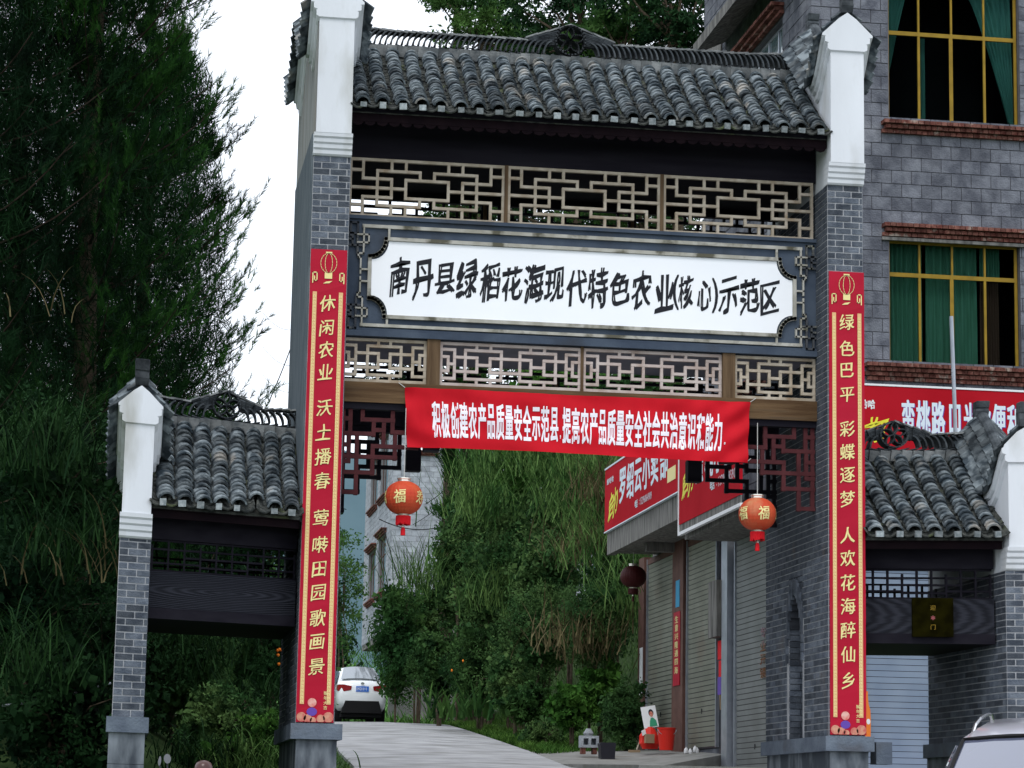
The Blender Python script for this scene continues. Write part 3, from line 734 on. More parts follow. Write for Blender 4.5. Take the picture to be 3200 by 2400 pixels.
def bracket(mb, side, y, w=.040, d=.045):
    S = 1352.; X = lambda x: (XI0+.03+(x-20)/S) if side < 0 else (XI1-.03-(x-20)/S)
    Zf = lambda x, yy: 3.105-(yy-60-.045*(x-20))/S
    segs = [('V', 125, 60, 430), ('V', 115, 430, 800), ('H', 20, 115, 235), ('H', 20, 435, 430), ('V', 435, 250, 440), ('V', 285, 60, 240), ('H', 285, 690, 240),
            ('V', 685, 60, 400), ('H', 685, 1010, 395), ('V', 570, 250, 590), ('H', 435, 570, 375), ('V', 220, 430, 1220), ('H', 20, 115, 580), ('H', 20, 730, 735), ('V', 725, 395, 745),
            ('H', 430, 1010, 590), ('V', 430, 590, 955), ('H', 20, 115, 800), ('H', 20, 435, 945), ('H', 20, 225, 1210), ('V', 30, 60, 1210), ('H', 20, 1010, 75), ('V', 1005, 60, 590)]
    for t, a, b_, c in segs:
        if t == 'V': mb.bar((X(a), y+.001, Zf(0, b_)), (X(a), y+.001, Zf(0, c)), w, d-.003)
        else: mb.bar((min(X(a), X(b_)), y, Zf(0, c)), (max(X(a), X(b_)), y, Zf(0, c)), w, d)
PWD = (XI1-XI0-.02)/3
for (y, nm) in ((Yf, 'f'), (Yb, 'b')):
    front = y == Yf
    for k in range(3):
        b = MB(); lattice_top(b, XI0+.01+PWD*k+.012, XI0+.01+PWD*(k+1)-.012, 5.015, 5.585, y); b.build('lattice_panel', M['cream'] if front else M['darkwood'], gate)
        if k: b = MB(); xx = XI0+.01+PWD*k; b.box((xx-.018, y-.03, 5.0), (xx+.018, y+.03, 5.60)); b.build('lattice_mullion', M['postwood'], gate)
    yb_ = y
    # low lattices between posts
    PX = [1.270, 4.247]
    spans = [(XI0+.01, PX[0]-.07, 0), (PX[0]+.07, 2.745, 1), (2.775, PX[1]-.07, 1), (PX[1]+.07, XI1-.01, 0)]
    for (a, b2, wide) in spans:
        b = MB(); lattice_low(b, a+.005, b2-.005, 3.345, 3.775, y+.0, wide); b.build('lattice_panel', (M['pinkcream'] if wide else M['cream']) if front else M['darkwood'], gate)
    b = MB(); b.box((2.745, y-.028, 3.335), (2.775, y+.028, 3.79)); b.build('lattice_mullion', M['postwood'], gate)
    for px in PX:
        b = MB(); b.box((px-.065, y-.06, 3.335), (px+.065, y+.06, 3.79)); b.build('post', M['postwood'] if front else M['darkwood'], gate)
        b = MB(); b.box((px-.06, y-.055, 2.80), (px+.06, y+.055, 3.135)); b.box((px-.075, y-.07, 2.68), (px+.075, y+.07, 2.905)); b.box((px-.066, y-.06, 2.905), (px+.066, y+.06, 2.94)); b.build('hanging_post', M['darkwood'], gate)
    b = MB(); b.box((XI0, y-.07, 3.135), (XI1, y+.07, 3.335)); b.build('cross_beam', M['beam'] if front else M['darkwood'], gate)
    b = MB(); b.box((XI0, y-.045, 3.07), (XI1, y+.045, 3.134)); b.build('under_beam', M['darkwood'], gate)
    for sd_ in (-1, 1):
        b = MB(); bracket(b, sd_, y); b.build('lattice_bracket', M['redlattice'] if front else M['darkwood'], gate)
# ---- signboard
sg = MB(); sg.box((XI0, Yf-.03, 3.79), (XI1, Yf+.03, 5.0)); sign = sg.build('sign_frame', M['blueboard'], gate)
b = MB(); b.box((XI0, Yf-.08, 3.79), (XI1, Yf-.03, 3.845)); b.box((XI0, Yf-.05, 3.845), (XI1, Yf-.03, 3.875)); b.box((XI0, Yf-.06, 4.97), (XI1, Yf-.03, 5.005)); b.build('ledge', M['blueboard'], sign)
def notch(x0, x1, z0, z1, r, n=7):
    pts = []
    for (cx, cz, a0) in ((x0, z0, 90), (x1, z0, 180), (x1, z1, 270), (x0, z1, 0)):
        for k in range(n+1):
            a = math.radians(a0-90*k/n); pts.append((cx+r[0]*math.cos(a), cz+r[1]*math.sin(a)))
    return pts
# concave cut corners: corner order bottom left, bottom right, top right, top left
def plate(x0, x1, z0, z1, r):
    P = []
    def arc(cx, cz, a0, a1, n=7):
        for k in range(n+1):
            a = math.radians(a0+(a1-a0)*k/n); P.append((cx+r[0]*math.cos(a), cz+r[1]*math.sin(a)))
    arc(x0, z0, 90, 0); arc(x1, z0, 180, 90); arc(x1, z1, 270, 180); arc(x0, z1, 360, 270)
    return P
Pn = plate(.635, 4.905, 4.015, 4.757, (.165, .19))
b = MB(); b.prism([(x, Yf-.045, z) for x, z in Pn], (0, .012, 0)); wp = b.build('white_panel', M['signwhite'], sign)
def outline(P, w, d, y, mb, closed=True):
    for a, c in zip(P, P[1:]+P[:1]):
        mb.bar((a[0], y, a[1]), (c[0], y, c[1]), w, d)
b = MB(); outline(plate(.615, 4.925, 3.995, 4.777, (.155, .18)), .035, .04, Yf-.045, b); b.build('panel_trim', M['trim'], sign)
b = MB()
b.bar((.80, Yf-.04, 4.90), (4.74, Yf-.04, 4.90), .035, .03); b.bar((.80, Yf-.04, 3.905), (4.74, Yf-.04, 3.905), .03, .03)
for s in (0, 1):
    X = (lambda x: x) if s == 0 else (lambda x: 5.54-x)
    b.bar((X(.80), Yf-.041, 4.80), (X(.80), Yf-.041, 4.90), .022, .028); b.bar((X(.80), Yf-.041, 3.91), (X(.80), Yf-.041, 3.985), .022, .028)
    for (a, c, z) in ((.55, .80, 4.90), (.55, .80, 3.905)): b.bar((min(X(a), X(c)), Yf-.0405, z), (max(X(a), X(c)), Yf-.0405, z), .032, .03)
b.build('outer_trim', M['trim'], sign)
for s in (0, 1):
    X = (lambda x: x) if s == 0 else (lambda x: 5.54-x)
    for z0 in (0, 1):
        Zf = (lambda z: z) if z0 == 0 else (lambda z: 8.80-z)
        b = MB(); b2 = MB()
        for (xa, za, xb_, zb_) in ((.42, 4.93, .49, 4.93), (.49, 4.93, .49, 4.70), (.42, 4.93, .42, 4.80), (.38, 4.82, .49, 4.82), (.38, 4.70, .56, 4.70), (.49, 4.70, .49, 4.62), (.44, 4.82, .44, 4.70), (.38, 4.76, .44, 4.76)):
            b.bar((X(xa), Yf-.045, Zf(za)), (X(xb_), Yf-.045, Zf(zb_)), .020, .03)
        for (xa, za, xb_, zb_) in ((.55, 4.90, .55, 4.62), (.49, 4.81, .60, 4.81), (.60, 4.81, .60, 4.73), (.49, 4.73, .60, 4.73), (.50, 4.62, .55, 4.62), (.50, 4.62, .50, 4.58), (.50, 4.58, .525, 4.58), (.525, 4.58, .525, 4.42), (.525, 4.46, .61, 4.46)):
            b2.bar((X(xa), Yf-.047, Zf(za)), (X(xb_), Yf-.047, Zf(zb_)), .016, .034)
        b.build('fret_carving', M['trimdark'], sign); b2.build('fret_carving', M['trim'], sign)
chars = list('南丹县绿稻花海现代特色农业(核心)示范区')
px = [1247, 1318, 1386, 1453, 1524, 1592, 1660, 1725, 1793, 1860, 1928, 1996, 2069, 2104, 2135, 2195, 2228, 2271, 2338, 2401]
items = []
for i, (ch, x) in enumerate(zip(chars, px)):
    small = ch in '()核心'
    items.append((ch, .803+(x-1212)*.003248, 4.405-.0015*i-.035*math.sin(i*1.7)*.3, .10 if ch in '()' else (.14 if small else .195), .38 if ch in '()' else (.33 if small else .365+.035*math.sin(i*2.3))))
text('lettering', items, M['ink'], sign, lambda u, v: Vector((u, Yf-.0475, v)), off=.029, brush=.18)

# ------------------------------------------------------------------ side gates
def side_gate(T, X0, X1, pX0, pX1, label, which):
    """X0..X1 opening, pX0..pX1 end pillar; T shears the depth"""
    th = thing('side_gate', T(Vector(((X0+X1)/2, 1.2, -.9))), label, 'gate')
    b = MB(T); b.box((pX0+.0015, .0015, 0), (pX1-.0015, DEP-.004, 1.62)); w = b.build('brick_wall', M['mortar'], th)
    wp_ = pX1-pX0
    wall_pieces(w, 'brick', (pX0, 0, 0), (1, 0, 0), (0, -1, 0), wp_, .0, 1.62, BS, .0635, .011, M['brick'], T=T, nind=110)
    xin = pX1 if which < 0 else pX0; nrm = 1 if which < 0 else -1
    wall_pieces(w, 'brick', (xin, 0, 0), (0, 1, 0), (nrm, 0, 0), DEP, 0, 1.62, BL, .0635, .011, M['brick'], T=T, nind=170 if which > 0 else 0, pref=lambda u, z: z, stuff='inner_brickwork')
    pr = [(-.09, 2.82), (-.02, 2.76), (.08, 2.64), (.20, 2.50), (.32, 2.43), (.42, 2.43), (.55, 2.55), (.78, 2.76), (1.0, 2.95), (1.15, 3.06), (1.205, 3.08), (1.26, 3.06), (1.41, 2.95), (1.63, 2.76), (1.86, 2.55), (2.0, 2.43), (2.1, 2.43), (2.2, 2.50), (2.33, 2.64), (2.43, 2.76), (2.5, 2.82)]
    gable(T, th, pX0, pX1, 1.62, pr, 1.845, 2.66, .205, tips=(.4,), rise=.20, tipw=.13)
    roof(T, th, X0, X1, 1.955, 2.80, -.08, 1.05, 7 if which > 0 else 8, 160, missing=(5,) if which < 0 else ())
    mid = (X0+X1)/2
    ridge_deco(T, th, X0, X1, 1.17, 2.93, mid-(.0 if which < 0 else .04), .36, .33, 20, arc_r=.065)
    c = MB(T); c.box((pX0-.045, -.055, -.14), (pX1+.05, DEP+.05, 0)); c.build('plinth_cap', M['stone'], th)
    for (za, zb) in ((-.42, -.14), (-1.2, -.424)):
        c = MB(T); c.box((pX0-.02, -.02, za), (pX1+.02, DEP, zb)); c.build('plinth_block', M['marble'], th)
    c = MB(T); c.box((X0, .02, 1.83), (X1, .06, 1.93)); c.box((X0, .0, 1.90), (X1, 2.3, 1.925)); c.build('eave_board', M['maroon'], th)
    c = MB(T); c.box((X0, .28, 1.66), (X1, .34, 1.90)); c.build('fascia', M['darkwood'], th)
    for yy_, mm in ((.32, 'redlattice'), (2.0, 'darkwood')):
        c = MB(T); n = 9
        z0, z1 = 1.37, 1.65
        for i in range(n+1):
            x = X0+.02+(X1-X0-.04)*i/n; c.bar((x, yy_, z0), (x, yy_, z1 if i % 3 else z1-.05), .018, .03)
        for (za, a, b2) in ((z0, 0, 9), (z1, 0, 9), (z0+.07, 0, 3), (z0+.07, 6, 9), (z0+.20, 0, 9), (z0+.13, 2, 7), (z0+.20, 3, 6), (z0+.05, 3, 6)):
            xa, xb_ = X0+.02+(X1-X0-.04)*a/n, X0+.02+(X1-X0-.04)*b2/n; c.bar((xa, yy_+.001, za), (xb_, yy_+.001, za), .018, .028)
        c.build('lattice_panel', M['darkwood'], th)
    c = MB(T); c.box((X0, .27, 1.02), (X1, .37, 1.36)); c.build('carved_lintel', LINT, th)
    c = MB(T); c.box((X0, .25, .92), (X1, 2.2, 1.018)); c.build('soffit', M['darkwood'], th)
    c = MB(T); c.box((X0, 2.02, 1.02), (X1, 2.1, 1.36)); c.build('rear_lintel', M['darkwood'], th)
    return th
# lintel material: carved rings of wood grain
LINT = bpy.data.materials.new('carved grain lintel'); LINT.use_nodes = True
_n = LINT.node_tree; _b = _n.nodes['Principled BSDF']; _g = _n.nodes.new('ShaderNodeNewGeometry'); _m = _n.nodes.new('ShaderNodeMapping')
_m.vector_type = 'TEXTURE'; _m.inputs['Location'].default_value = (-.7, 0, 1.19); _m.inputs['Scale'].default_value = (1.5, 50, .15)
_w = _n.nodes.new('ShaderNodeTexWave'); _w.wave_type = 'RINGS'; _w.rings_direction = 'SPHERICAL'; _w.inputs['Scale'].default_value = 3.1; _w.inputs['Distortion'].default_value = 2.6; _w.inputs['Detail'].default_value = 2; _w.inputs['Detail Scale'].default_value = 1.2
_c = _n.nodes.new('ShaderNodeValToRGB'); _c.color_ramp.elements[0].color = (.010, .011, .016, 1); _c.color_ramp.elements[1].color = (.026, .028, .038, 1)
_n.links.new(_g.outputs['Position'], _m.inputs[0]); _n.links.new(_m.outputs[0], _w.inputs[0]); _n.links.new(_w.outputs['Fac'], _c.inputs[0]); _n.links.new(_c.outputs[0], _b.inputs['Base Color'])
_bp = _n.nodes.new('ShaderNodeBump'); _bp.inputs['Strength'].default_value = .6; _bp.inputs['Distance'].default_value = .01; _n.links.new(_w.outputs['Fac'], _bp.inputs['Height']); _n.links.new(_bp.outputs[0], _b.inputs['Normal'])
_b.inputs['Roughness'].default_value = .7; _b.inputs['Specular IOR Level'].default_value = .12

TL = lambda p: Vector((p[0], p[1]+.40*min(p[0], 0), p[2]))
TR = lambda p: Vector((p[0], p[1]-.30*max(p[0]-(G+PW), 0), p[2]))
side_gate(TL, -1.415, -.018, -1.70, -1.415, 'low side gate with tiled roof left of the tall gate, before the dark conifers', -1)
side_gate(TR, G+PW+.01, 6.80, 6.82, 7.17, 'low side gate with tiled roof right of the tall gate, partly behind the silver car', 1)
# olive plaque on the right side gate
pq = MB(TR); pq.box((6.02, .20, .985), (6.40, .225, 1.365)); pq_o = pq.build('plaque', M['plaque'], label='square olive gilt plaque fixed to the lintel of the right side gate', cat='plaque')
text('lettering', [('迎', 6.21, 1.27, .05, .05), ('门', 6.21, 1.08, .05, .05)], M['yellow'], pq_o, lambda u, v: TR(Vector((u, .198, v))))
text('flower_mark', [('*', 6.21, 1.17, .07, .07)], M['lampred'], pq_o, lambda u, v: TR(Vector((u, .198, v))), off=.02)

# ------------------------------------------------------------------ couplets on the two pillars
def key_border(mb, x0, x1, z0, z1, y):
    """running key pattern of little hooks"""
    p = .034; z = z0; w = x1-x0
    while z < z1-p:
        mb.box((x0, y-.001, z), (x0+.006, y, z+p*.8)); mb.box((x0+.006, y-.001, z+p*.62), (x1-.008, y, z+p*.8)); mb.box((x1-.014, y-.001, z+p*.2), (x1-.008, y, z+p*.62)); mb.box((x0+.012, y-.001, z+p*.2), (x1-.014, y, z+p*.36))
        z += p
def couplet(x0, x1, zt, s, ys_px, y_top, scale, label):
    th = thing('couplet_banner', ((x0+x1)/2, 0, .01), label, 'banner', None)
    b = MB(); n = 40; rings = []
    for k in range(n+1):
        z = .012+(zt-.012)*k/n; wv = .002*math.sin(k*1.9)+.0015*math.sin(k*.7)
        rings.append([(x0+.0015*math.sin(k*2.7), -.026+wv, z), (x1+.0015*math.sin(k*3.1+1), -.026-wv, z), (x1+.0015*math.sin(k*3.1+1), -.016, z), (x0, -.016, z)])
    b.loft(rings); b.build('red_sheet', M['red'], th)
    yy_ = -.0305
    b = MB(); b.box((x0+.030, yy_, .18), (x0+.070, yy_+.001, zt-.42)); b.box((x1-.070, yy_, .18), (x1-.030, yy_+.001, zt-.42)); b.build('border_band', M['goldrim'], th)
    b = MB(); key_border(b, x0+.036, x0+.068, .19, zt-.43, yy_-.001); key_border(b, x1-.068, x1-.034, .19, zt-.43, yy_-.001); b.build('key_pattern', M['gold'], th)
    b = MB()
    for s_ in (-1, 1):
        xx = (x0+x1)/2+s_*.13; z = zt-.33
        for (a, c, d, e) in ((-.02, .1, .02, .1), (.02, .1, .02, -.0), (-.02, .1, -.02, .02), (-.02, .02, .004, .02), (.004, .02, .004, .06)):
            b.bar((xx+s_*a, yy_, z+c), (xx+s_*d, yy_, z+e), .010, .002)
    xc = (x0+x1)/2
    # printed lantern: rim, ribs, neck, streamer
    rx, rz, zc = .078, .098, zt-.135
    for fr in (1, .45):
        pts = [(xc+rx*fr*math.cos(t), zc+rz*math.sin(t)) for t in [2*math.pi*k/20 for k in range(20)]]
        outline(pts, .005, .002, yy_, b)
    b.box((xc-.03, yy_-.001, zc+rz-.006), (xc+.03, yy_, zc+rz+.014)); b.box((xc-.036, yy_-.001, zc-rz-.055), (xc+.036, yy_, zc-rz+.004))
    b.prism([(xc-.05, yy_, zc-rz-.105), (xc+.01, yy_, zc-rz-.10), (xc+.04, yy_, zc-rz-.075), (xc-.02, yy_, zc-rz-.085)], (0, .001, 0))
    b.build('printed_lantern', M['gold'], th)
    text('lettering', [(ch, xc, zt-(py-y_top)*scale, .145, .158) for ch, py in zip(s, ys_px)], M['gold'], th, lambda u, v: Vector((u, yy_-.001, v)), off=.012, brush=.15)
    # small scroll and clouds printed at the foot
    b = MB()
    for (cx, cz, r) in ((x0+.05, .06, .045), (x0+.11, .045, .04), (x1-.05, .06, .05), (x1-.12, .045, .04), (x0+.16, .03, .03)):
        b.prism([(cx+r*math.cos(t), yy_-.001, max(cz+r*math.sin(t), .016)) for t in [2*math.pi*k/14 for k in range(14)]], (0, .001, 0))
    b.build('printed_clouds', M['skin'], th)
    b = MB(); b.prism([(xc-.03+.042*math.cos(t), yy_-.001, .195+.042*math.sin(t)) for t in [2*math.pi*k/18 for k in range(18)]], (0, .001, 0)); b.build('printed_peach', M['peach'], th)
    b = MB(); b.prism([(xc-.03+.05*math.cos(t), yy_-.0015, .11+.04*math.sin(t)) for t in [2*math.pi*k/12 for k in range(12)]], (0, .001, 0)); b.build('printed_knot', M['purple'], th)
    text('scroll_lettering', [(c, xc+.095, .285-.045*i, .036, .036) for i, c in enumerate('猴年大吉')], M['gold'], th, lambda u, v: Vector((u, yy_-.001, v)), off=.01)
    return th
couplet(.003, .355, 4.545, '休闲农业沃土播春莺啭田园歌画景', [660, 714, 763, 812, 890, 944, 997, 1050, 1130, 1188, 1240, 1290, 1345, 1395, 1448], 540, 4.53/1025, 'long red couplet banner with gold writing on the left brick pillar, beside the white car')
couplet(5.163, 5.523, 4.59, '绿色巴平彩蝶逐梦人欢花海醉仙乡', [700, 758, 806, 860, 935, 985, 1035, 1087, 1165, 1215, 1267, 1317, 1368, 1420, 1475], 588, 4.58/1002, 'long red couplet banner with gold writing on the right brick pillar, beside the pale shutter')

# ------------------------------------------------------------------ red cloth banner across the beam
def cloth(u, v):
    """u 0..1 across, v 0..1 up"""
    x = .99+3.465*u; zt = 3.292+.004*math.sin(u*9); zb = 2.700-.010*u+.012*math.sin(u*5); 
    if u < .06: zb += .0
    x += (.035*(1-v)*(1-u) - .03*(1-v)*u)
    z = zb+(zt-zb)*v
    wr = .020*math.sin(v*9+u*42)*math.exp(-u*9)+.022*math.sin(v*14-u*60)*math.exp(-(1-u)*10)+.005*math.sin(u*120+v*2)*v+.008*math.sin(u*30+v*6)+.005*math.sin(v*16+u*11)
    if u < .05: wr -= .012*math.sin(u/.05*math.pi)
    return Vector((x, .355-.02*(1-v)+wr, z))
cb = MB(); nu, nv = 160, 22
V = [cloth(i/nu, j/nv) for j in range(nv+1) for i in range(nu+1)]; n = nu+1
cb.add(V, [(j*n+i, j*n+i+1, (j+1)*n+i+1, (j+1)*n+i) for j in range(nv) for i in range(nu)])
bn = thing('cloth_banner', (2.7, .355, 2.7), 'wide red cloth banner with white printed slogan tied across the brown beam', 'banner')
cb.build('cloth', M['clothred'], bn, smooth=True)
slog = '积极创建农产品质量安全示范县,提高农产品质量安全社会共治意识和能力。'
adv = [.38 if c in ',' else (.5 if c == '。' else 1) for c in slog]; tot = sum(adv); cur = 0; items = []
for c, a in zip(slog, adv):
    uu = .0735+(.935-.0735)*(cur+a/2)/tot; cur += a
    if c == ',': items.append((c, uu, .27, .011, .18))
    elif c == '。': items.append((c, uu, .30, .010, .11))
    else: items.append((c, uu, .475, .0228, .60))
text('lettering', items, M['clothwhite'], bn, lambda u, v: cloth(u, v)+Vector((0, -.004, 0)), off=.034)
b = MB(); 
for (x, z, x2, z2) in ((.99, 3.29, .93, 3.34), (4.455, 3.295, 4.52, 3.34), (1.02, 2.70, .98, 2.74), (4.42, 2.69, 4.47, 2.73)): b.tube([(x, .35, z), (x2, .38, z2)], .004, 5)
b.build('tie', M['rope'], bn)

# ------------------------------------------------------------------ lanterns
def lantern(c, R, H, ztop, label, m=None, detail=True, name='red_lantern'):
    m = m or M['lantern']; x, y, z = c
    th = thing(name, c, label, 'lantern', 'red lanterns')
    b = MB(); n = 56; prof = []
    for k in range(15):
        t = -math.pi/2*.93+math.pi*.93*k/14; prof.append((R*math.cos(t)**.85, H*math.sin(t)))
    V = []; Fc = []
    for (r, zz) in prof:
        for k in range(n):
            t = 2*math.pi*k/n; rr = r*(1-.018*(k % 2)-.006*(k % 4 == 0)); V.append((x+rr*math.cos(t), y+rr*math.sin(t), z+zz))
    for i in range(14):
        for k in range(n): Fc.append((i*n+k, i*n+(k+1) % n, (i+1)*n+(k+1) % n, (i+1)*n+k))
    b.add(V, Fc); b.build('shade', m, th, smooth=False)
    for (zz, s) in ((H*.97, 1), (-H*.97, -1)):
        b = MB(); b.lathe((x, y, z+zz), [(R*.30, -.012*s*0-.012), (R*.33, 0), (R*.32, .016), (R*.36, .022), (R*.35, .034)] if s > 0 else [(R*.35, -.022), (R*.36, -.014), (R*.30, -.008), (R*.32, .012)], 18); b.build('rim', M['goldmetal'], th)
    b = MB()
    for k in range(30):
        t = 2*math.pi*k/30; px, py = x+R*.33*math.cos(t), y+R*.33*math.sin(t); L = H*.50+random.uniform(-.012, .012)
        b.tube([(px, py, z-H-.01), (px*1.0+random.uniform(-.004, .004), py, z-H-.01-L)], .011, 4)
    b.build('fringe', M['fringe'] if detail else m, th)
    b = MB(); b.tube([(x, y, z-H), (x, y, z-H*1.62)], .004, 5); b.tube([(x, y, z-H*1.60), (x, y, z-H*1.72)], [.012, .016], 8); b.build('tassel_head', M['goldmetal'], th)
    b = MB(); b.tube([(x, y, z-H*1.72), (x, y, z-H*1.85), (x, y, z-H*2.2)], [.012, .022, .024], 8); b.build('tassel', M['fringe'] if detail else m, th)
    b = MB(); b.tube([(x, y, z+H), (x, y, ztop)], .004, 5); b.build('cord', M['rope'], th)
    if detail:
        def mp(a0):
            def f(u, v):
                t = math.asin(max(-.99, min(.99, v/H))); r = R*math.cos(t)**.85*1.012; a = a0+u/R
                return Vector((x+r*math.cos(a), y+r*math.sin(a), z+v))
            return f
        for k, ch in enumerate('福寿福禄福'):
            a0 = math.radians(-95+k*72+(12 if c[0] > 3 else -14))
            text('gold_character', [(ch, 0, .0, .115, .135)], M['gold'], th, mp(a0), off=.02, brush=.06)
    return th
lantern((1.0, .3, 2.197), .187, .165, 3.08, 'red silk lantern hanging under the left lattice bracket, in front of the grey block house')
lantern((4.518, .3, 2.165), .187, .165, 3.08, 'red silk lantern hanging under the right lattice bracket, in front of the shop shutters')

# ------------------------------------------------------------------ placement aid: the point at depth Y seen at a photo position
def at(px, py, Y):
    d = FW*F_PX+RT*(px-1600)-UP*(py-1200); t = (Y-CAM.y)/d.y
    return CAM+d*t

def box_obj(name, a, b, m, parent, **kw):
    q = MB(); q.box(a, b); return q.build(name, m, parent, **kw)
def holes_skip(holes):
    def f(a, b, z0, z1):
        zc = (z0+z1)/2; seg = [(a, b)]
        for (u0, u1, h0, h1) in holes:
            if h0 < zc < h1:
                out_ = []
                for (p, q) in seg:
                    if q <= u0 or p >= u1: out_.append((p, q)); continue
                    if p < u0: out_.append((p, u0))
                    if q > u1: out_.append((u1, q))
                seg = out_
        return seg
    return f
def wall_solid(mb, O, U, N, W, z0, z1, th, holes):
    """wall slab with rectangular holes, built of vertical and horizontal strips behind the face"""
    O, U, N = Vector(O), Vector(U), Vector(N)
    us = sorted(set([0, W]+[h[0] for h in holes]+[h[1] for h in holes]))
    for a, b in zip(us, us[1:]):
        hs = sorted([(h[2], h[3]) for h in holes if h[0] <= a+1e-6 and h[1] >= b-1e-6]); z = z0
        for (p, q) in hs+[(z1, z1)]:
            if p-z > .01: mb.obox(O+U*((a+b)/2)-N*(th/2)+Vector((0, 0, (z+p)/2)), U*(b-a), N*th, Vector((0, 0, p-z)))
            z = q
def brick_ledge(parent, O, U, N, L, z, rows, out_, m='redbrick', bw=.085, nind=200):
    O, U, N = Vector(O), Vector(U), Vector(N); n = int(L/bw)
    for r in range(rows):
        pr = out_*(rows-r if out_ > 0 else r+1)/rows
        for k in range(n):
            c = O+U*((k+.5)*L/n+(.04 if r % 2 else 0))+N*(abs(pr)/2+.01)+Vector((0, 0, z-r*.062-.03))
            fin(bpy.data.objects.new('ledge_brick', unitbox(M[m])), parent, basis(c, U*(L/n-.008), N*(abs(pr)+random.uniform(0, .012)), Vector((0, 0, .052))))

# ------------------------------------------------------------------ stone block house behind the right side
BX, BY = 7.909, 10.5
hb = thing('block_house', (10, 13, -.4), 'tall violet grey concrete block house with yellow framed windows, behind the right pillar', 'house')
wins = [(9.07, 11.07, 9.24, 11.42), (9.06, 11.03, 5.65, 7.50), (12.3, 14.3, 9.24, 11.42), (12.3, 14.3, 5.65, 7.50)]
fh = [(a-BX, b-BX, c, d) for a, b, c, d in wins]+[(8.62-BX, 9.68-BX, -.2, 2.7)]
b = MB(); wall_solid(b, (BX+.012, BY+.012, 0), (1, 0, 0), (0, -1, 0), 8.0, -.5, 15, .22, fh); wf = b.build('front_wall', M['blockmortar'], hb)
sideh = [(1.35, 3.75, 9.7, 11.25), (1.35, 3.75, 5.9, 7.4)]
b = MB(); wall_solid(b, (BX+.012, BY+.24, 0), (0, 1, 0), (-1, 0, 0), 6.6, -.5, 15, .22, sideh); wsd = b.build('side_wall', M['blockmortar'], hb)
b = MB(); b.box((BX+.25, BY+6.62, -.5), (BX+8, BY+6.84, 15)); b.box((BX+7.8, BY+.24, -.5), (BX+8, BY+6.6, 15)); b.box((BX, BY, 15), (BX+8, BY+6.85, 15.3)); b.box((BX+.24, BY+.24, 3.9), (BX+7.8, BY+6.6, 4.1)); b.box((BX+.24, BY+.24, 8.1), (BX+7.8, BY+6.6, 8.3)); b.build('rear_walls', M['blockmortar'], hb)
def pref_front(u, z):   # the part of the wall that the photo shows
    return 0 if (u < 3.5 and 5.2 < z < 11.6) else 10+abs(z-8)+u
wall_pieces(wf, 'concrete_block', (BX, BY, .01), (1, 0, 0), (0, -1, 0), 8.0, -.5, 15, .30, .2, .012, M['blockdark'], proud=.006, jit=.003, skip=holes_skip(fh), nind=290, pref=pref_front, stuff='remaining_blocks')
wall_pieces(wsd, 'concrete_block', (BX, BY, .01), (0, 1, 0), (-1, 0, 0), 6.84, -.5, 15, .39, .2, .012, M['blockdark'], proud=.006, jit=.003, skip=holes_skip([(a+.24, b+.24, c, d) for a, b, c, d in sideh]), nind=0, stuff='side_blocks')
def window(parent, x0, x1, z0, z1, zt, y, cur, ncol=4, cols=None, fr='yellow'):
    w = box_obj('window', (x0+.002, y+.10, z0+.002), (x1-.002, y+.135, z0+.05), M[fr], parent)
    b = MB()
    b.box((x0+.002, y+.10, z1-.05), (x1-.002, y+.135, z1-.002)); b.box((x0+.002, y+.10, z0+.05), (x0+.045, y+.135, z1-.05)); b.box((x1-.045, y+.10, z0+.05), (x1-.002, y+.135, z1-.05))
    b.box((x0+.045, y+.098, zt-.03), (x1-.045, y+.137, zt+.03))
    for k in range(1, ncol):
        x = x0+(x1-x0)*k/ncol; b.box((x-.018, y+.10, z0+.05), (x+.018, y+.136, zt-.03)); b.box((x-.014, y+.10, zt+.03), (x+.014, y+.134, z1-.05))
    x = (x0+x1)/2; b.box((x-.04, y+.094, z0+.05), (x+.01, y+.10, zt-.03))
    b.build('frame', M[fr], w)
    for k in range(ncol):
        xa, xb_ = x0+(x1-x0)*k/ncol+.02, x0+(x1-x0)*(k+1)/ncol-.02
        for (za, zb) in ((z0+.05, zt-.03), (zt+.03, z1-.05)):
            box_obj('pane', (xa, y+.118, za), (xb_, y+.122, zb), M['glasspane'], w)
    box_obj('dark_room', (x0, y+.9, z0-.3), (x1+.5, y+.95, z1+.3), M['blackroom'], w)
    for (xa, xb_, za, zb, mm, gather) in cur:
        q = MB(); n = 40; rings = []
        for r in range(9):
            z = za+(zb-za)*r/8; t = r/8
            xa2 = xa; xb2 = xb_
            if gather: # tied curtain: pulled to one side below the middle
                k = max(0, 1-t*1.0); xa2, xb2 = (xa, xa+(xb_-xa)*(1-.93*k**.8)) if gather < 0 else (xb_-(xb_-xa)*(1-.93*k**.8), xb_)
            rings.append([(xa2+(xb2-xa2)*i/n, y+.24+.03*math.sin(i*1.15+z*.5), z) for i in range(n+1)])
        q.loft(rings, closed=False, caps=False); q.build('curtain', M[mm], w, smooth=True)
    return w
M['blackroom'] = mat('unlit room', (.006, .006, .008), rough=1)
gp = bpy.data.materials.new('thin window glass'); gp.use_nodes = True; n_ = gp.node_tree
gl_ = n_.nodes.new('ShaderNodeBsdfGlossy'); gl_.inputs['Roughness'].default_value = .05; tr_ = n_.nodes.new('ShaderNodeBsdfTransparent'); fr_ = n_.nodes.new('ShaderNodeFresnel'); fr_.inputs[0].default_value = 1.45
ms_ = n_.nodes.new('ShaderNodeMixShader'); tr_.inputs[0].default_value = (.62, .68, .68, 1)
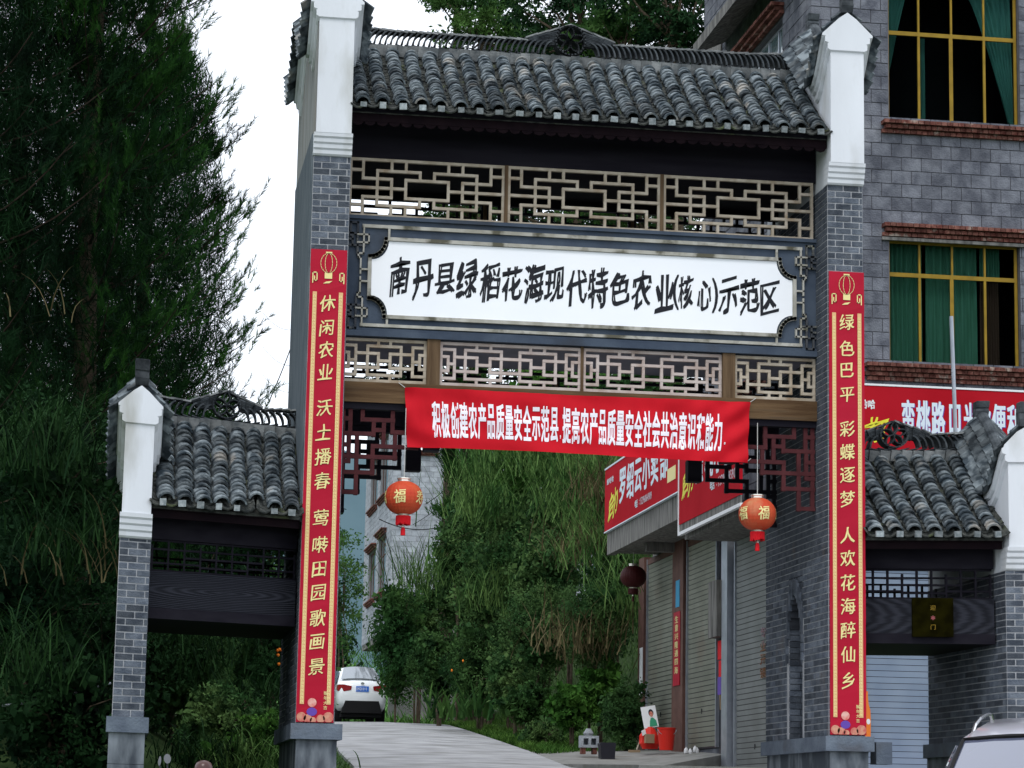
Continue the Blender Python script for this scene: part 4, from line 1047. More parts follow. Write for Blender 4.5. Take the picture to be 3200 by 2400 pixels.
ms_.inputs[0].default_value = .03; n_.links.new(tr_.outputs[0], ms_.inputs[1]); n_.links.new(gl_.outputs[0], ms_.inputs[2]); n_.links.new(tr_.outputs[0], n_.nodes['Material Output'].inputs[0])
M['glasspane'] = gp
window(wf, 9.07, 11.07, 9.24, 11.42, 10.62, BY, [(9.1, 9.50, 9.9, 11.42, 'teal', -1), (10.30, 11.05, 9.3, 11.42, 'teal', 1), (9.62, 9.70, 9.3, 10.6, 'teal', 0)])
window(wf, 9.06, 11.03, 5.65, 7.50, 6.99, BY, [(9.09, 9.62, 5.65, 7.5, 'curtain', 0), (9.68, 10.45, 5.65, 7.5, 'curtain', 0), (10.5, 10.78, 5.65, 6.97, 'brownc', 0), (10.5, 10.8, 7.0, 7.5, 'curtain', 0)])
window(wf, 12.3, 14.3, 9.24, 11.42, 10.62, BY, [(12.33, 12.9, 9.3, 11.42, 'teal', -1)])
window(wf, 12.3, 14.3, 5.65, 7.50, 6.99, BY, [(12.33, 13.9, 5.65, 7.5, 'curtain', 0)])
for x0 in (8.95, 12.2):
    brick_ledge(wf, (x0, BY, 0), (1, 0, 0), (0, -1, 0), 2.25, 9.235, 3, .16)
    brick_ledge(wf, (x0, BY, 0), (1, 0, 0), (0, -1, 0), 2.25, 7.70, 3, .16); box_obj('lintel', (x0, BY-.06, 7.46), (x0+2.2, BY-.008, 7.505), M['concrete'], wf)
    brick_ledge(wf, (x0-.28, BY, 0), (1, 0, 0), (0, -1, 0), 2.5, 5.645, 4, .18)
# window in the side wall, facing the road
def side_window(parent, X, y0, y1, z0, z1, n=4, fr='steel', hood=True, nind=1, bw=.085):
    w = box_obj('window', (X+.10, y0+.002, z0+.002), (X+.13, y1-.002, z0+.05), M[fr], parent)
    b = MB(); b.box((X+.10, y0+.002, z1-.05), (X+.13, y1-.002, z1-.002))
    for k in range(n+1):
        y = y0+.025+(y1-y0-.05)*k/n; b.box((X+.095, y-.022, z0+.05), (X+.135, y+.022, z1-.05))
    b.box((X+.10, y0, z0+(z1-z0)*.68), (X+.132, y1, z0+(z1-z0)*.68+.04))
    b.build('frame', M[fr], w)
    box_obj('pane', (X+.115, y0+.03, z0+.05), (X+.12, y1-.03, z1-.05), M['skypane'], w)
    if hood: brick_ledge(parent, (X, y0-.12, 0), (0, 1, 0), (-1, 0, 0), y1-y0+.24, z1+.20, 3, .20, bw=bw)
    brick_ledge(parent, (X, y0-.12, 0), (0, 1, 0), (-1, 0, 0), y1-y0+.24, z0-.0, 3, .16, bw=bw)
    return w
M['skypane'] = mat('bluish window glass', (.10, .16, .17), rough=.08, spec=.9, coat=.6)
side_window(wsd, BX, BY+.24+1.35, BY+.24+3.75, 9.7, 11.25); side_window(wsd, BX, BY+.24+1.35, BY+.24+3.75, 5.9, 7.4)
# slanting concrete eave along the roadside wall
b = MB(); b.loft([[(7.36, y, 11.72), (7.36, y, 11.90), (7.90, y, 12.45), (7.90, y, 11.98)] for y in (BY+.02, BY+5.3)]); b.build('eave_slab', M['concrete'], hb)
box_obj('upper_wall_shade', (7.88, BY+5.5, 11.6), (7.905, BY+6.8, 12.6), M['concrete'], hb)
# shop sign on the front
sgn = thing('shop_sign', (9.6, BY-.15, 4.35), 'wide red shop sign on the violet block house, above the right side gate', 'sign')
box_obj('sign_panel', (8.0, BY-.20, 4.32), (12.2, BY-.14, 5.29), M['signred'], sgn); b = MB(); b.box((7.98, BY-.21, 5.292), (12.22, BY-.13, 5.32)); b.box((7.98, BY-.21, 4.29), (12.22, BY-.13, 4.318)); b.build('sign_edge', M['white'], sgn)
fm = lambda y: (lambda u, v: Vector((u, y, v)))
sx = lambda p: 9.16+(p-2836)*.00462
cs = [('蛮', 2859), ('桃', 2907), ('路', 2955), ('口', 3008), ('光', 3104-46), ('火', 3104), ('便', 3150), ('利', 3197), ('店', 3245)]
text('lettering_shadow', [(c, sx(p)+.012, 4.84, .19, .50) for c, p in cs], M['purple'], sgn, fm(BY-.2015), off=.035)
text('lettering', [(c, sx(p), 4.85, .19, .50) for c, p in cs], M['signblue'], sgn, fm(BY-.204), off=.035)
text('small_lettering', [(c, 8.50+.115*i, 5.02, .11, .13) for i, c in enumerate('娃哈哈')], M['white'], sgn, fm(BY-.203), off=.03, brush=.1)
text('yellow_lettering', [(c, 8.42+.34*i, 4.66, .34, .34) for i, c in enumerate('启力')], M['signyel'], sgn, fm(BY-.203), off=.06, brush=.35)
# pale blue roller shutter in the front, with its steel jamb
rs = box_obj('shutter_rail', (9.655, BY-.02, -.2), (9.70, BY+.06, 2.7), M['steel'], hb)
b = MB(); b.box((8.60, BY-.015, -.2), (8.69, BY+.05, 2.7)); b.build('jamb', M['concrete'], rs)
for k in range(34):
    z = -.18+k*.086
    fin(bpy.data.objects.new('slat', unitbox(M['blueshut'])), rs, basis((9.175, BY+.03, z+.04), (.96, 0, 0), (0, .014, 0), (0, -.026, .072)))
box_obj('slat_gap_shade', (8.69, BY+.05, -.2), (9.66, BY+.06, 2.7), M['black'], rs)  # added black sheet, draws the shadow lines between the blue slats
box_obj('ground_floor_wall', (8.2, BY-.01, -.45), (8.598, BY-.0, 3.2), M['concrete'], wf)

# ------------------------------------------------------------------ roadside shops
sh = thing('shop_row', (7.9, 17, .2), 'single storey roadside shops with closed roller shutters under a streaked concrete canopy', 'shop')
SX = 7.909
b = MB(); b.box((SX+.15, BY+6.9, -.4), (SX+5, 22.0, 4.3)); b.build('shop_body', M['concrete'], sh)
box_obj('shop_wall_backing', (SX+.02, 10.45, -.5), (SX+.06, 22.0, 3.9), M['black'], sh)
def shutter(y0, y1, z0, z1, m):
    r = box_obj('roller_shutter', (SX-.06, y0+.002, z1-.10), (SX+.0, y1-.002, z1), M['brown'], sh)
    n = int((z1-.1-z0)/.082)
    for k in range(n):
        z = z0+(k+.5)*(z1-.1-z0)/n
        fin(bpy.data.objects.new('slat', unitbox(m)), r, basis((SX-.035, (y0+y1)/2, z), (.018, 0, 0), (0, y1-y0-.03, 0), (-.030, 0, .062)))
    b = MB(); b.box((SX-.03, y0+.0, z0-.02), (SX-.0, y1, z1)); b.build('slat_shade_sheet', M['black'], r)  # black sheet behind the slats stands in for the shade in their gaps
    b = MB(); b.box((SX-.075, y0-.02, z0-.02), (SX-.01, y0+.03, z1)); b.build('guide_rail', M['steel'], r); b = MB(); b.box((SX-.075, y1-.03, z0-.02), (SX-.01, y1+.02, z1)); b.build('guide_rail', M['steel'], r)
    box_obj('lock', (SX-.055, (y0+y1)/2-.02, z0+.55), (SX-.046, (y0+y1)/2+.02, z0+.63), M['black'], r)
shutter(19.10, 21.45, .40, 3.85, M['cream2']); shutter(15.98, 18.15, .34, 3.85, M['cream2']); shutter(12.3, 14.75, -.32, 3.85, M['greyshut'])
for (ya, yb, mm) in ((21.47, 21.95, 'brown'), (18.20, 19.05, 'brown')): box_obj('door_post', (SX-.12, ya, -.1), (SX+.01, yb, 3.9), M[mm], sh)
box_obj('steel_post', (SX-.14, 14.95, -.4), (SX+.01, 15.32, 3.9), M['steel'], sh); box_obj('recess_panel', (SX-.02, 15.34, .2), (SX+.012, 15.95, 3.9), M['black'], sh)
box_obj('meter_box', (SX-.20, 15.40, 2.05), (SX-.03, 15.98, 2.95), M['concrete'], sh)
b = MB(); b.tube([(SX-.10, 15.42, 2.95), (SX-.10, 15.42, 3.85)], .02, 6); b.build('conduit', M['steel'], sh)
cnp = MB(); cnp.prism([(7.0, 14.86, 3.86), (7.0, 20.98, 3.86), (7.0, 20.98, 4.26), (7.0, 14.86, 4.26)], (.14, 0, 0)); cnp.box((7.14, 14.86, 3.90), (7.96, 20.98, 4.02)); cnp.box((7.14, 20.86, 4.02), (7.96, 20.98, 4.26)); cnp.build('canopy', M['concrete'], sh)
b = MB(); b.box((7.3, 15.6, 3.74), (7.9, 15.8, 3.895)); b.box((7.3, 18.9, 3.74), (7.9, 19.1, 3.895)); b.build('canopy_beam', M['concrete'], sh)
box_obj('canopy_near', (7.05, 10.9, 3.50), (7.96, 14.80, 3.62), M['concrete'], sh)
mapsign = lambda X: (lambda u, v: Vector((X, u, v)))
s1 = thing('shop_sign', (6.95, 18, 4.28), 'long red shop sign with white characters on the streaked concrete canopy', 'sign')
box_obj('sign_panel', (6.95, 14.88, 4.275), (6.99, 20.99, 5.40), M['signred'], s1); b = MB(); b.box((6.94, 14.87, 5.402), (7.0, 21.0, 5.43)); b.box((6.94, 14.87, 4.255), (7.0, 21.0, 4.273)); b.build('sign_edge', M['signblue'], s1)
dX = (-.0006, 0, 0)
# the sign reads left to right from the road: far end first
q = lambda t: 20.99-6.11*t
lt = lambda t, v, w, h, c: (c, t, v, w, h)
def sign_text(name, items, m, parent, X, y0, L, off=.03, brush=0):
    f = lambda u, v: Vector((X, y0-L*u, v)); return text(name, items, m, parent, f, off=off, brush=brush, dn=dX)
L1 = 6.11
T1 = [('罗', .27), ('绍', .38), ('云', .49), ('小', .60), ('卖', .71), ('部', .83)]
sign_text('lettering', [(c, t, 4.93, .095, .62) for c, t in T1], M['signblue'], s1, 6.946, 20.99, L1, off=.035)
sign_text('yellow_lettering', [('启', .10, 4.68, .075, .42), ('力', .165, 4.72, .07, .46)], M['signyel'], s1, 6.946, 20.99, L1, off=.05, brush=.3)
sign_text('phone_lettering', [(c, .46+.0145*i+(.02 if i > 1 else 0), 4.46, .013 if i > 1 else .026, .13) for i, c in enumerate('电话:15296064989')], M['signblue'], s1, 6.946, 20.99, L1, off=.03)
sign_text('small_lettering', [(c, .05+.035*i, 5.16, .03, .11) for i, c in enumerate('娃哈哈')], M['signblue'], s1, 6.946, 20.99, L1, off=.03)
b = MB(); b.box((6.943, 15.05, 4.95), (6.949, 15.65, 5.36)); b.build('sign_picture', M['blue'], s1); b = MB(); b.box((6.943, 15.05, 4.50), (6.949, 15.65, 4.72)); b.build('sign_picture', M['gold'], s1)
s2 = thing('shop_sign', (6.93, 12.8, 3.56), 'lower red shop sign in white steel frame, behind the right lantern', 'sign')
box_obj('sign_panel', (6.93, 10.75, 3.72), (6.97, 14.70, 4.80), M['signred'], s2); b = MB()
b.box((6.92, 14.705, 3.55), (6.98, 14.75, 5.30)); b.box((6.92, 10.70, 3.55), (6.98, 14.70, 3.60)); b.box((6.92, 10.72, 4.802), (6.98, 14.70, 4.83)); b.build('sign_edge', M['white'], s2)
box_obj('sign_skirt', (6.94, 10.75, 3.602), (6.96, 14.70, 3.718), M['concrete'], s2)
L2 = 3.95
sign_text('lettering', [(c, .36+.155*i, 4.47, .13, .52) for i, c in enumerate('蛮桃小卖部')], M['signblue'], s2, 6.926, 14.70, L2, off=.035)
sign_text('yellow_lettering', [('启', .115, 4.33, .11, .40), ('力', .215, 4.36, .10, .46)], M['signyel'], s2, 6.926, 14.70, L2, off=.05, brush=.3)
sign_text('phone_lettering', [(c, .56+.028*i+(.03 if i > 1 else 0), 4.07, .024 if i > 1 else .045, .15) for i, c in enumerate('电话:13707085905')], M['signblue'], s2, 6.926, 14.70, L2, off=.03)
# paper couplet and stickers on the door post
ps = thing('door_couplet', (SX-.13, 18.6, 1.4), 'narrow red paper couplet with gold writing on the brown post between the two shutters', 'couplet')
b = MB(); b.loft([[(SX-.131-.02*max(0, (1.75-z)), 18.38, z), (SX-.131-.02*max(0, (1.75-z)), 18.88, z), (SX-.123, 18.88, z), (SX-.123, 18.38, z)] for z in (1.42, 1.6, 1.8, 2.2, 2.68)]); b.build('paper', M['red'], ps)
text('lettering', [(c, 0, 2.55-.145*i, .26, .12) for i, c in enumerate('生意兴隆通四海')], M['gold'], ps, lambda u, v: Vector((SX-.135-.02*max(0, 1.75-v), 18.63-u, v)), off=.03, dn=dX)
st = box_obj('sticker', (SX-.128, 18.45, 2.76), (SX-.121, 18.75, 3.22), M['blue'], None, label='small blue sticker above the red paper couplet on the brown door post', cat='sticker')
st2 = box_obj('notice', (SX-.132, 21.5, 1.35), (SX-.122, 21.75, 2.25), M['white'], None, label='white paper notice strip on the leftmost brown door post', cat='notice')
kn = thing('hanging_charm', (SX-.09, 15.65, 1.5), 'red and blue knotted charm hanging below the grey meter box by the steel post', 'charm')
b = MB(); b.obox((SX-.07, 15.65, 1.85), (.02, 0, 0), (0, .34, 0), (0, 0, .30)); b.obox((SX-.07, 15.65, 1.55), (.02, 0, 0), (0, .20, .0), (0, 0, .26)); b.build('red_knot', M['fringe'], kn); b = MB(); b.obox((SX-.075, 15.68, 1.28), (.02, 0, 0), (0, .24, 0), (0, 0, .28)); b.build('blue_knot', M['purple'], kn)
b = MB(); b.tube([(SX-.07, 15.66, 1.14), (SX-.07, 15.62, .9)], .02, 5); b.build('tail', M['cardboard'], kn)
text('red_stencil', [(c, 0, 1.95-.20*i, .34, .16) for i, c in enumerate('专业开锁')], M['lampred'], sh, lambda u, v: Vector((SX-.060, 13.0-u, v)), off=.02, dn=dX)
lantern((7.35, 20.3, 3.42), .235, .20, 3.86, 'dull dark red lantern hanging in shade under the concrete canopy, left of the shutters', M['lantdark'], detail=False)
# raised concrete platform before the shops
top = [[(4.95, 13.2, -.13), (6.3, 14.0, -.08), (7.9, 15.55, .20), (8.1, 15.6, .2)], [(5.1, 15.5, -.02), (6.4, 16.3, .06), (7.9, 17.5, .28), (8.1, 17.5, .28)], [(5.5, 19, .17), (6.5, 19.5, .28), (7.9, 20, .36), (8.1, 20, .36)], [(5.75, 23, .40), (6.6, 23, .42), (7.9, 23, .44), (8.1, 23, .44)]]
b = MB(); low = lambda r: [(x, y, -.75) for x, y, z in r]
b.loft(top, closed=False, caps=False); b.loft([top[0], low(top[0])], closed=False, caps=False); b.loft([[r[0] for r in top], [(r[0][0], r[0][1], -.75) for r in top]], closed=False, caps=False); b.build('platform', M['slab'], kind='structure')

# things in front of the shutters
def at_g(px, py, Y): return at(px, py, Y)
bk = thing('bucket', (7.42, 17.75, .30), 'upright red plastic bucket between the two cream shutters', 'bucket')
b = MB(); b.lathe((7.42, 17.75, .30), [(.115, 0), (.145, .30), (.150, .34), (.155, .345), (.158, .37), (.148, .372), (.135, .34), (.105, .02)], 24); b.build('pail', M['bucket'], bk, smooth=False)
b = MB(); b.tube([(7.42+.156*math.cos(t), 17.75-.06*math.sin(t)-.05, .64+.10*math.sin(t)-.10*2*math.sin(t)) for t in [math.pi*k/10 for k in range(11)]], .006, 5); b.build('handle', M['steel'], bk)
pc = thing('poster_card', (7.30, 18.4, .55), 'white card with a dark haired portrait leaning above a red bag before the left shutter', 'poster')
b = MB(); b.obox((7.27, 18.40, .87), (.25, 0, .045), (0, .015, 0), (-.05, .10, .36)); b.build('card', M['white'], pc)
def cardmap(u, v): return Vector((7.27, 18.388, .87))+Vector((.25, 0, .045))*u+Vector((-.05, .10, .36))*v
def disc(mp_, cu, cv, ru, rv, n=14, a0=0, a1=360): return [mp_(cu+ru*math.cos(math.radians(a0+(a1-a0)*k/n)), cv+rv*math.sin(math.radians(a0+(a1-a0)*k/n))) for k in range(n)]
b = MB(); b.prism(disc(cardmap, .12, .18, .17, .17), (0, -.001, 0)); b.build('printed_hair', M['black'], pc)
b = MB(); b.prism(disc(lambda u, v: cardmap(u, v)+Vector((0, -.002, 0)), .12, .12, .12, .13), (0, -.001, 0)); b.build('printed_face', M['skin'], pc)
b = MB(); b.prism([cardmap(-.12, -.45), cardmap(.42, -.45), cardmap(.38, -.2), cardmap(.2, -.05), cardmap(.05, -.05), cardmap(-.05, -.2)], (0, -.003, 0)); b.build('printed_shirt', M['green'], pc)
rb_ = thing('red_bag', (7.27, 18.35, .33), 'crumpled red bag with a cardboard box in front of the left cream shutter', 'bag')
b = MB(); b.loft([[(7.27+r*math.cos(t)*(1+.12*math.sin(3*t+z*9)), 18.38+r*.7*math.sin(t), z) for t in [2*math.pi*k/12 for k in range(12)]] for (r, z) in ((.13, .33), (.17, .42), (.16, .55), (.10, .66), (.06, .70))]); b.build('bag', M['bucket'], rb_)
b = MB(); b.obox((7.23, 18.22, .50), (.15, .02, 0), (-.01, .10, 0), (0, 0, .15)); b.build('box', M['cardboard'], rb_); b = MB(); b.obox((7.14, 18.25, .60), (.06, 0, .03), (0, .04, 0), (-.02, 0, .08)); b.obox((7.40, 18.22, .60), (.05, 0, .02), (0, .04, 0), (0, .01, .05)); b.build('crumpled_paper', M['white'], rb_)
for i, (px, py) in enumerate(((2144, 2346), (2157, 2350), (2172, 2342), (2178, 2347))):
    c = at(px, py, 17.2); b = MB(); b.lathe((c.x, c.y, c.z-.05), [(.02, 0), (.035, .015), (.038, .05), (.03, .08), (.014, .095), (.014, .11)], 10)
    b.build('jar', M['white'], label=('pale round jar nearest the red bucket', 'second pale round jar from the red bucket', 'third pale round jar from the red bucket', 'pale round jar farthest from the red bucket')[i], cat='jar', group='jars on the platform edge', kind=None)
cb_ = thing('concrete_block', tuple(at(1835, 2372, 17.6)), 'grey hollow concrete block with round holes on the dirt, left of the black box', 'block')
c0 = at(1840, 2318, 17.8); b = MB()
for k in range(3): b.obox((c0.x-.13+.13*k, c0.y, c0.z), (.045, 0, 0), (0, .20, 0), (0, 0, .19))
for dz in (-.075, .075): b.obox((c0.x, c0.y, c0.z+dz), (.30, 0, 0), (0, .199, 0), (0, 0, .045))
b.obox((c0.x, c0.y+.09, c0.z), (.298, 0, 0), (0, .02, 0), (0, 0, .188)); b.build('hollow_block', M['block'], cb_)
b = MB(); b.obox((c0.x-.10, c0.y, c0.z-.15), (.07, 0, 0), (0, .16, 0), (0, 0, .11)); b.build('brick_prop', M['redbrick'], cb_); b = MB(); b.obox((c0.x+.09, c0.y, c0.z-.15), (.07, 0, 0), (0, .16, 0), (0, 0, .11)); b.build('brick_prop', M['redbrick'], cb_)
c1 = at(1896, 2346, 17.3); bb_ = thing('black_box', (c1.x, c1.y, c1.z-.15), 'black plastic tub with rounded lid on the ground, right of the hollow block', 'box')
b = MB(); b.loft([[(c1.x+s*a, c1.y+t*.12, c1.z+z) for s, t in ((-1, -1), (1, -1), (1, 1), (-1, 1))] for a, z in ((.115, -.14), (.125, .08), (.135, .085), (.13, .12), (.10, .13))]); b.build('tub', M['black'], bb_)
c2 = at(1975, 2345, 19.5); bm = thing('broom', tuple(c2), 'pale broom stick leaning against the leftmost brown door post', 'broom')
b = MB(); b.tube([at(1990, 2342, 19.5), at(2010, 2285, 20.6)], .014, 6); b.build('stick', M['cream'], bm); b = MB(); b.obox(at(1982, 2350, 19.4), (.20, 0, 0), (0, .08, 0), (0, 0, .07)); b.build('brush', M['cardboard'], bm)
rkz = at(1850, 2292, 18.3); rk = MB(); rk.loft([[(rkz.x-.06+r*math.cos(t)*1.3, rkz.y+r*math.sin(t), rkz.z+z) for t in [2*math.pi*k/8 for k in range(8)]] for r, z in ((.05, -.06), (.07, 0), (.03, .08))]); rk.build('stone', M['block'], label='rounded grey stone lying on top of the hollow concrete block', cat='stone')
bt = thing('bottle_cutout', (8.66, BY-.12, .30), 'orange bottle picture board standing beside the pale blue shutter', 'signboard')
b = MB(); b.prism([(8.655+x, BY-.13, z) for x, z in ((-.055, .30), (.055, .30), (.06, .55), (.055, .72), (.03, .80), (.02, .90), (.02, .98), (-.02, .98), (-.02, .90), (-.03, .80), (-.055, .72), (-.06, .55))], (0, .02, 0)); b.build('board', M['orange'], bt)
b = MB(); b.prism([(8.68+.028*math.cos(t), BY-.132, .56+.04*math.sin(t)) for t in [2*math.pi*k/10 for k in range(10)]], (0, .002, 0)); b.build('label', M['white'], bt)
gb = box_obj('grey_box', (5.66, .1, -.26), (5.82, .3, -.045), M['stone'], None, label='small grey utility box beside the right plinth, below the blue shutter', cat='box')
pp = thing('steel_pole', (8.52, 6, -.5), 'thin grey steel pole standing before the lower window of the block house', 'pole')
b = MB(); b.tube([(8.535, 6, -.6), (8.50, 6, 4.1), (8.465, 6, 5.45)], .026, 8); b.build('pipe', M['steel'], pp)

# ------------------------------------------------------------------ far block house beyond the bushes
HX, HY = 8.03, 68.
fhs = thing('far_house', (10, 72, 1.8), 'pale grey concrete block house with overhanging upper floors beyond the bushes, behind the left lantern', 'house')
hh = [(1.9, 4.6, 7.35, 9.5), (5.6, 8.4, 7.35, 9.3), (1.9, 4.6, 11.0, 13.4), (5.6, 8.4, 11.0, 13.1)]
b = MB(); wall_solid(b, (HX+.012, HY+.2, 0), (0, 1, 0), (-1, 0, 0), 10.2, 5.8, 14.6, .22, [(a-.2, c-.2, d, e) for a, c, d, e in hh]); whs = b.build('side_wall', M['housemortar'], fhs)
b = MB(); wall_solid(b, (HX+.012, HY+.012, 0), (1, 0, 0), (0, -1, 0), 7.5, 5.8, 14.6, .22, [(1.0, 1.55, 12.4, 13.2)]); whf = b.build('front_wall', M['housemortar'], fhs)
b = MB(); b.box((HX+.02, HY+.02, 5.6), (HX+7.5, HY+10.4, 5.8)); b.box((HX+1.1, HY+1.6, 1.4), (HX+7.4, HY+10.2, 5.6)); b.box((HX+7.3, HY+.25, 5.8), (HX+7.5, HY+10.4, 14.6)); b.build('floor_slab', M['concrete'], fhs)
b = MB(); b.box((HX-.45, HY-.45, 14.6), (HX+7.9, HY+11, 14.8)); b.build('roof', M['concrete'], fhs)
wall_pieces(whf, 'concrete_block', (HX, HY, .01), (1, 0, 0), (0, -1, 0), 7.5, 5.8, 14.6, .30, .2, .012, M['block'], skip=holes_skip([(1.0, 1.55, 12.4, 13.2)]), nind=290, pref=lambda u, z: (0 if u < 3.4 and z > 7 else 9)+u*.1, jit=.004, stuff='remaining_blocks')
wall_pieces(whs, 'concrete_block', (HX, HY, .01), (0, 1, 0), (-1, 0, 0), 10.4, 5.8, 14.6, .40, .2, .012, M['block'], skip=holes_skip(hh), nind=240, pref=lambda u, z: u, jit=.004, stuff='remaining_blocks')
for (a, c, d, e) in hh: side_window(whs, HX, HY+a, HY+c, d, e, n=3, fr='brown', bw=.14)
brick_ledge(whf, (HX+.9, HY, 0), (1, 0, 0), (0, -1, 0), .75, 12.38, 3, .2, bw=.14)

# ------------------------------------------------------------------ cars
def car(name, label, MW, W, L, H, paint, suv=False, detail_rear=True):
    """local: x across, y rear (0) to front (L), z up"""
    th = fin(bpy.data.objects.new(name, None), MW=MW, label=label, cat='car')
    T = lambda p: MW @ Vector(p)
    hw = W/2; zb = .20*H/1.46; k = H/1.46
    def sect(y, w, z0, z1, crown=.03):
        P = [(0, z0), (w*.86, z0), (w*.97, z0+.07), (w, z0+(z1-z0)*.38), (w*.985, z0+(z1-z0)*.68), (w*.93, z1-.07), (w*.84, z1-.01), (w*.4, z1+crown*.8), (0, z1+crown)]
        R_ = [(x, y, z) for x, z in P]+[(-x, y, z) for x, z in P[-2:0:-1]]
        return R_
    st = [(0, .80, .52, .80), (.03, .88, .46, .93), (.10, .95, .40, 1.02), (.28, .985, .36, 1.055), (.55, 1, .30, 1.05), (1.2, 1, .19, 1.0), (2.4, 1, .19, .98), (L-1.35, 1, .19, .97), (L-.9, .99, .20, .92), (L-.35, .95, .22, .83), (L-.10, .88, .28, .74), (L, .78, .36, .62)]
    if suv: st = [(y, w, z0, z1+.08) for (y, w, z0, z1) in st]
    b = MB(T); b.loft([sect(y, hw*w, z0*k, z1*k) for (y, w, z0, z1) in st]); b.build('body', paint, th, smooth=True)
    if suv: cab = [(.12, .80, 1.10), (.35, .70, 1.44), (.9, .68, 1.545), (2.0, .68, 1.56), (L-2.15, .67, 1.51), (L-1.75, .70, 1.40), (L-1.15, .80, 1.05)]
    else: cab = [(.50, .80, 1.03), (.95, .72, 1.30), (1.30, .66, 1.42), (2.0, .66, 1.46), (2.7, .66, 1.43), (3.0, .69, 1.34), (L-.95, .80, .96)]
    def csec(y, w, z, inset=0):
        zb_ = .96*k if not suv else 1.03*k; wb = hw*.90; wt = hw*w; zt = z*k
        if zt < zb_+.02: zt = zb_+.02
        P = [(0, zb_-.05), (wb, zb_-.05), (wb, zb_), (wt+(wb-wt)*.45, zb_+(zt-zb_)*.55), (wt+.02, zt-.06*k), (wt-.05, zt-.012), (wt*.45, zt+.012), (0, zt+.018)]
        return [(x, y, zz) for x, zz in P]+[(-x, y, zz) for x, zz in P[-2:0:-1]]
    rings = [csec(y, w, z) for y, w, z in cab]
    b = MB(T); b.loft(rings); b.build('cabin', paint, th, smooth=True)
    def glass(nm, quad, off_, m=None, n=6):
        """curved quad: four corners (x, y, z), pushed outward by off_"""
        a, b1, c, d = [Vector(p) for p in quad]; off_ = Vector(off_); V = []; Fc = []
        for j in range(n+1):
            for i in range(n+1):
                u, v = i/n, j/n; p = (a*(1-u)+b1*u)*(1-v)+(d*(1-u)+c*u)*v
                bul = 4*u*(1-u); V.append(p+off_*(1+bul*1.2))
        q = MB(T); q.add(V, [(j*(n+1)+i, j*(n+1)+i+1, (j+1)*(n+1)+i+1, (j+1)*(n+1)+i) for j in range(n) for i in range(n)]); return q.build(nm, m or M['carglass'], th, smooth=True)
    if not suv:
        y0, z0 = .58, 1.085*k; y1, z1 = 1.26, 1.405*k
        glass('rear_window', ((-hw*.78, y0, z0), (hw*.78, y0, z0), (hw*.60, y1, z1), (-hw*.60, y1, z1)), (0, -.025, .028), M['rearglass'])
    else:
        glass('rear_window', ((-hw*.78, .13, 1.13*k), (hw*.78, .13, 1.13*k), (hw*.60, .36, 1.42*k), (-hw*.60, .36, 1.42*k)), (0, -.03, .01))
    ya, za, yb_, zb_ = (L-1.16, 1.07*k, L-2.02, 1.475*k) if suv else (L-1.0, .99*k, 2.85, 1.40*k)
    glass('windscreen', ((hw*.80, ya, za), (-hw*.80, ya, za), (-hw*.66, yb_, zb_), (hw*.66, yb_, zb_)), (0, .028, .03), M['screen'])
    b = MB(T)
    e = [(hw*.81, ya, za), (hw*.665, yb_, zb_), (-hw*.665, yb_, zb_), (-hw*.81, ya, za)]
    pts = []
    for i in range(13):
        u = i/12; bul = 1+4*u*(1-u)*1.2; pts.append(Vector((hw*.67*(1-2*u), yb_, zb_))+Vector((0, .030, .033))*bul)
    b.tube([Vector(e[0])+Vector((0, .03, .032))]+pts+[Vector(e[3])+Vector((0, .03, .032))], .011, 5); b.build('screen_seal', M['blackrub'], th)
    for s in (-1, 1):
        zt_ = (1.36 if not suv else 1.46)*k; zb2 = (1.0 if not suv else 1.08)*k
        for (p0, p1, q0, q1) in ((1.0 if not suv else .5, 2.1, 1.45 if not suv else .75, 2.1), (2.16, L-1.15 if not suv else L-1.4, 2.16, 2.85 if not suv else L-2.1)):
            glass('side_window', ((s*hw*.905, p0, zb2), (s*hw*.905, p1, zb2), (s*hw*.71, q1, zt_), (s*hw*.71, q0, zt_)), (s*.012, 0, .004))
        # mirror
        b = MB(T); b.obox((s*(hw+.07), L-1.45, 1.02*k), (.13, 0, 0), (0, .10, 0), (0, 0, .11)); b.build('wing_mirror', paint, th)
        for (yy_) in (.85, L-.85):   # wheels
            b = MB(T); n = 24; rad = .315*k; rr = []
            for (xo, r_) in ((-.11, rad*.86), (-.10, rad), (.09, rad), (.105, rad*.86)):
                rr.append([(s*(hw-.10)+s*xo, yy_+r_*math.cos(2*math.pi*j/n), rad+r_*math.sin(2*math.pi*j/n)) for j in range(n)])
            b.loft(rr); wh = b.build('wheel', M['blackrub'], th)
            b = MB(T)
            for j in range(5):
                a = 2*math.pi*j/5; b.obox((s*(hw+.0), yy_+.12*math.cos(a), rad+.12*math.sin(a)), (.02, 0, 0), (0, .2*math.cos(a), .2*math.sin(a)), (0, -.05*math.sin(a), .05*math.cos(a)))
            b.build('rim', M['chrome'], wh)
        # lights
        b = MB(T); sx_ = s
        b.loft([[(sx_*hw*.42, -.012, .93*k), (sx_*hw*.44, -.012, .83*k), (sx_*hw*.44, .1, .83*k), (sx_*hw*.42, .1, .93*k)], [(sx_*hw*.72, .005, .965*k), (sx_*hw*.70, -.004, .79*k), (sx_*hw*.7, .15, .79*k), (sx_*hw*.72, .15, .965*k)], [(sx_*hw*.935, .09, .965*k), (sx_*hw*.955, .08, .80*k), (sx_*hw*.93, .22, .80*k), (sx_*hw*.91, .22, .96*k)], [(sx_*hw*.985, .25, .95*k), (sx_*hw*1.0, .25, .84*k), (sx_*hw*.97, .3, .84*k), (sx_*hw*.96, .3, .95*k)]])
        b.build('tail_lamp', M['lampred'], th)
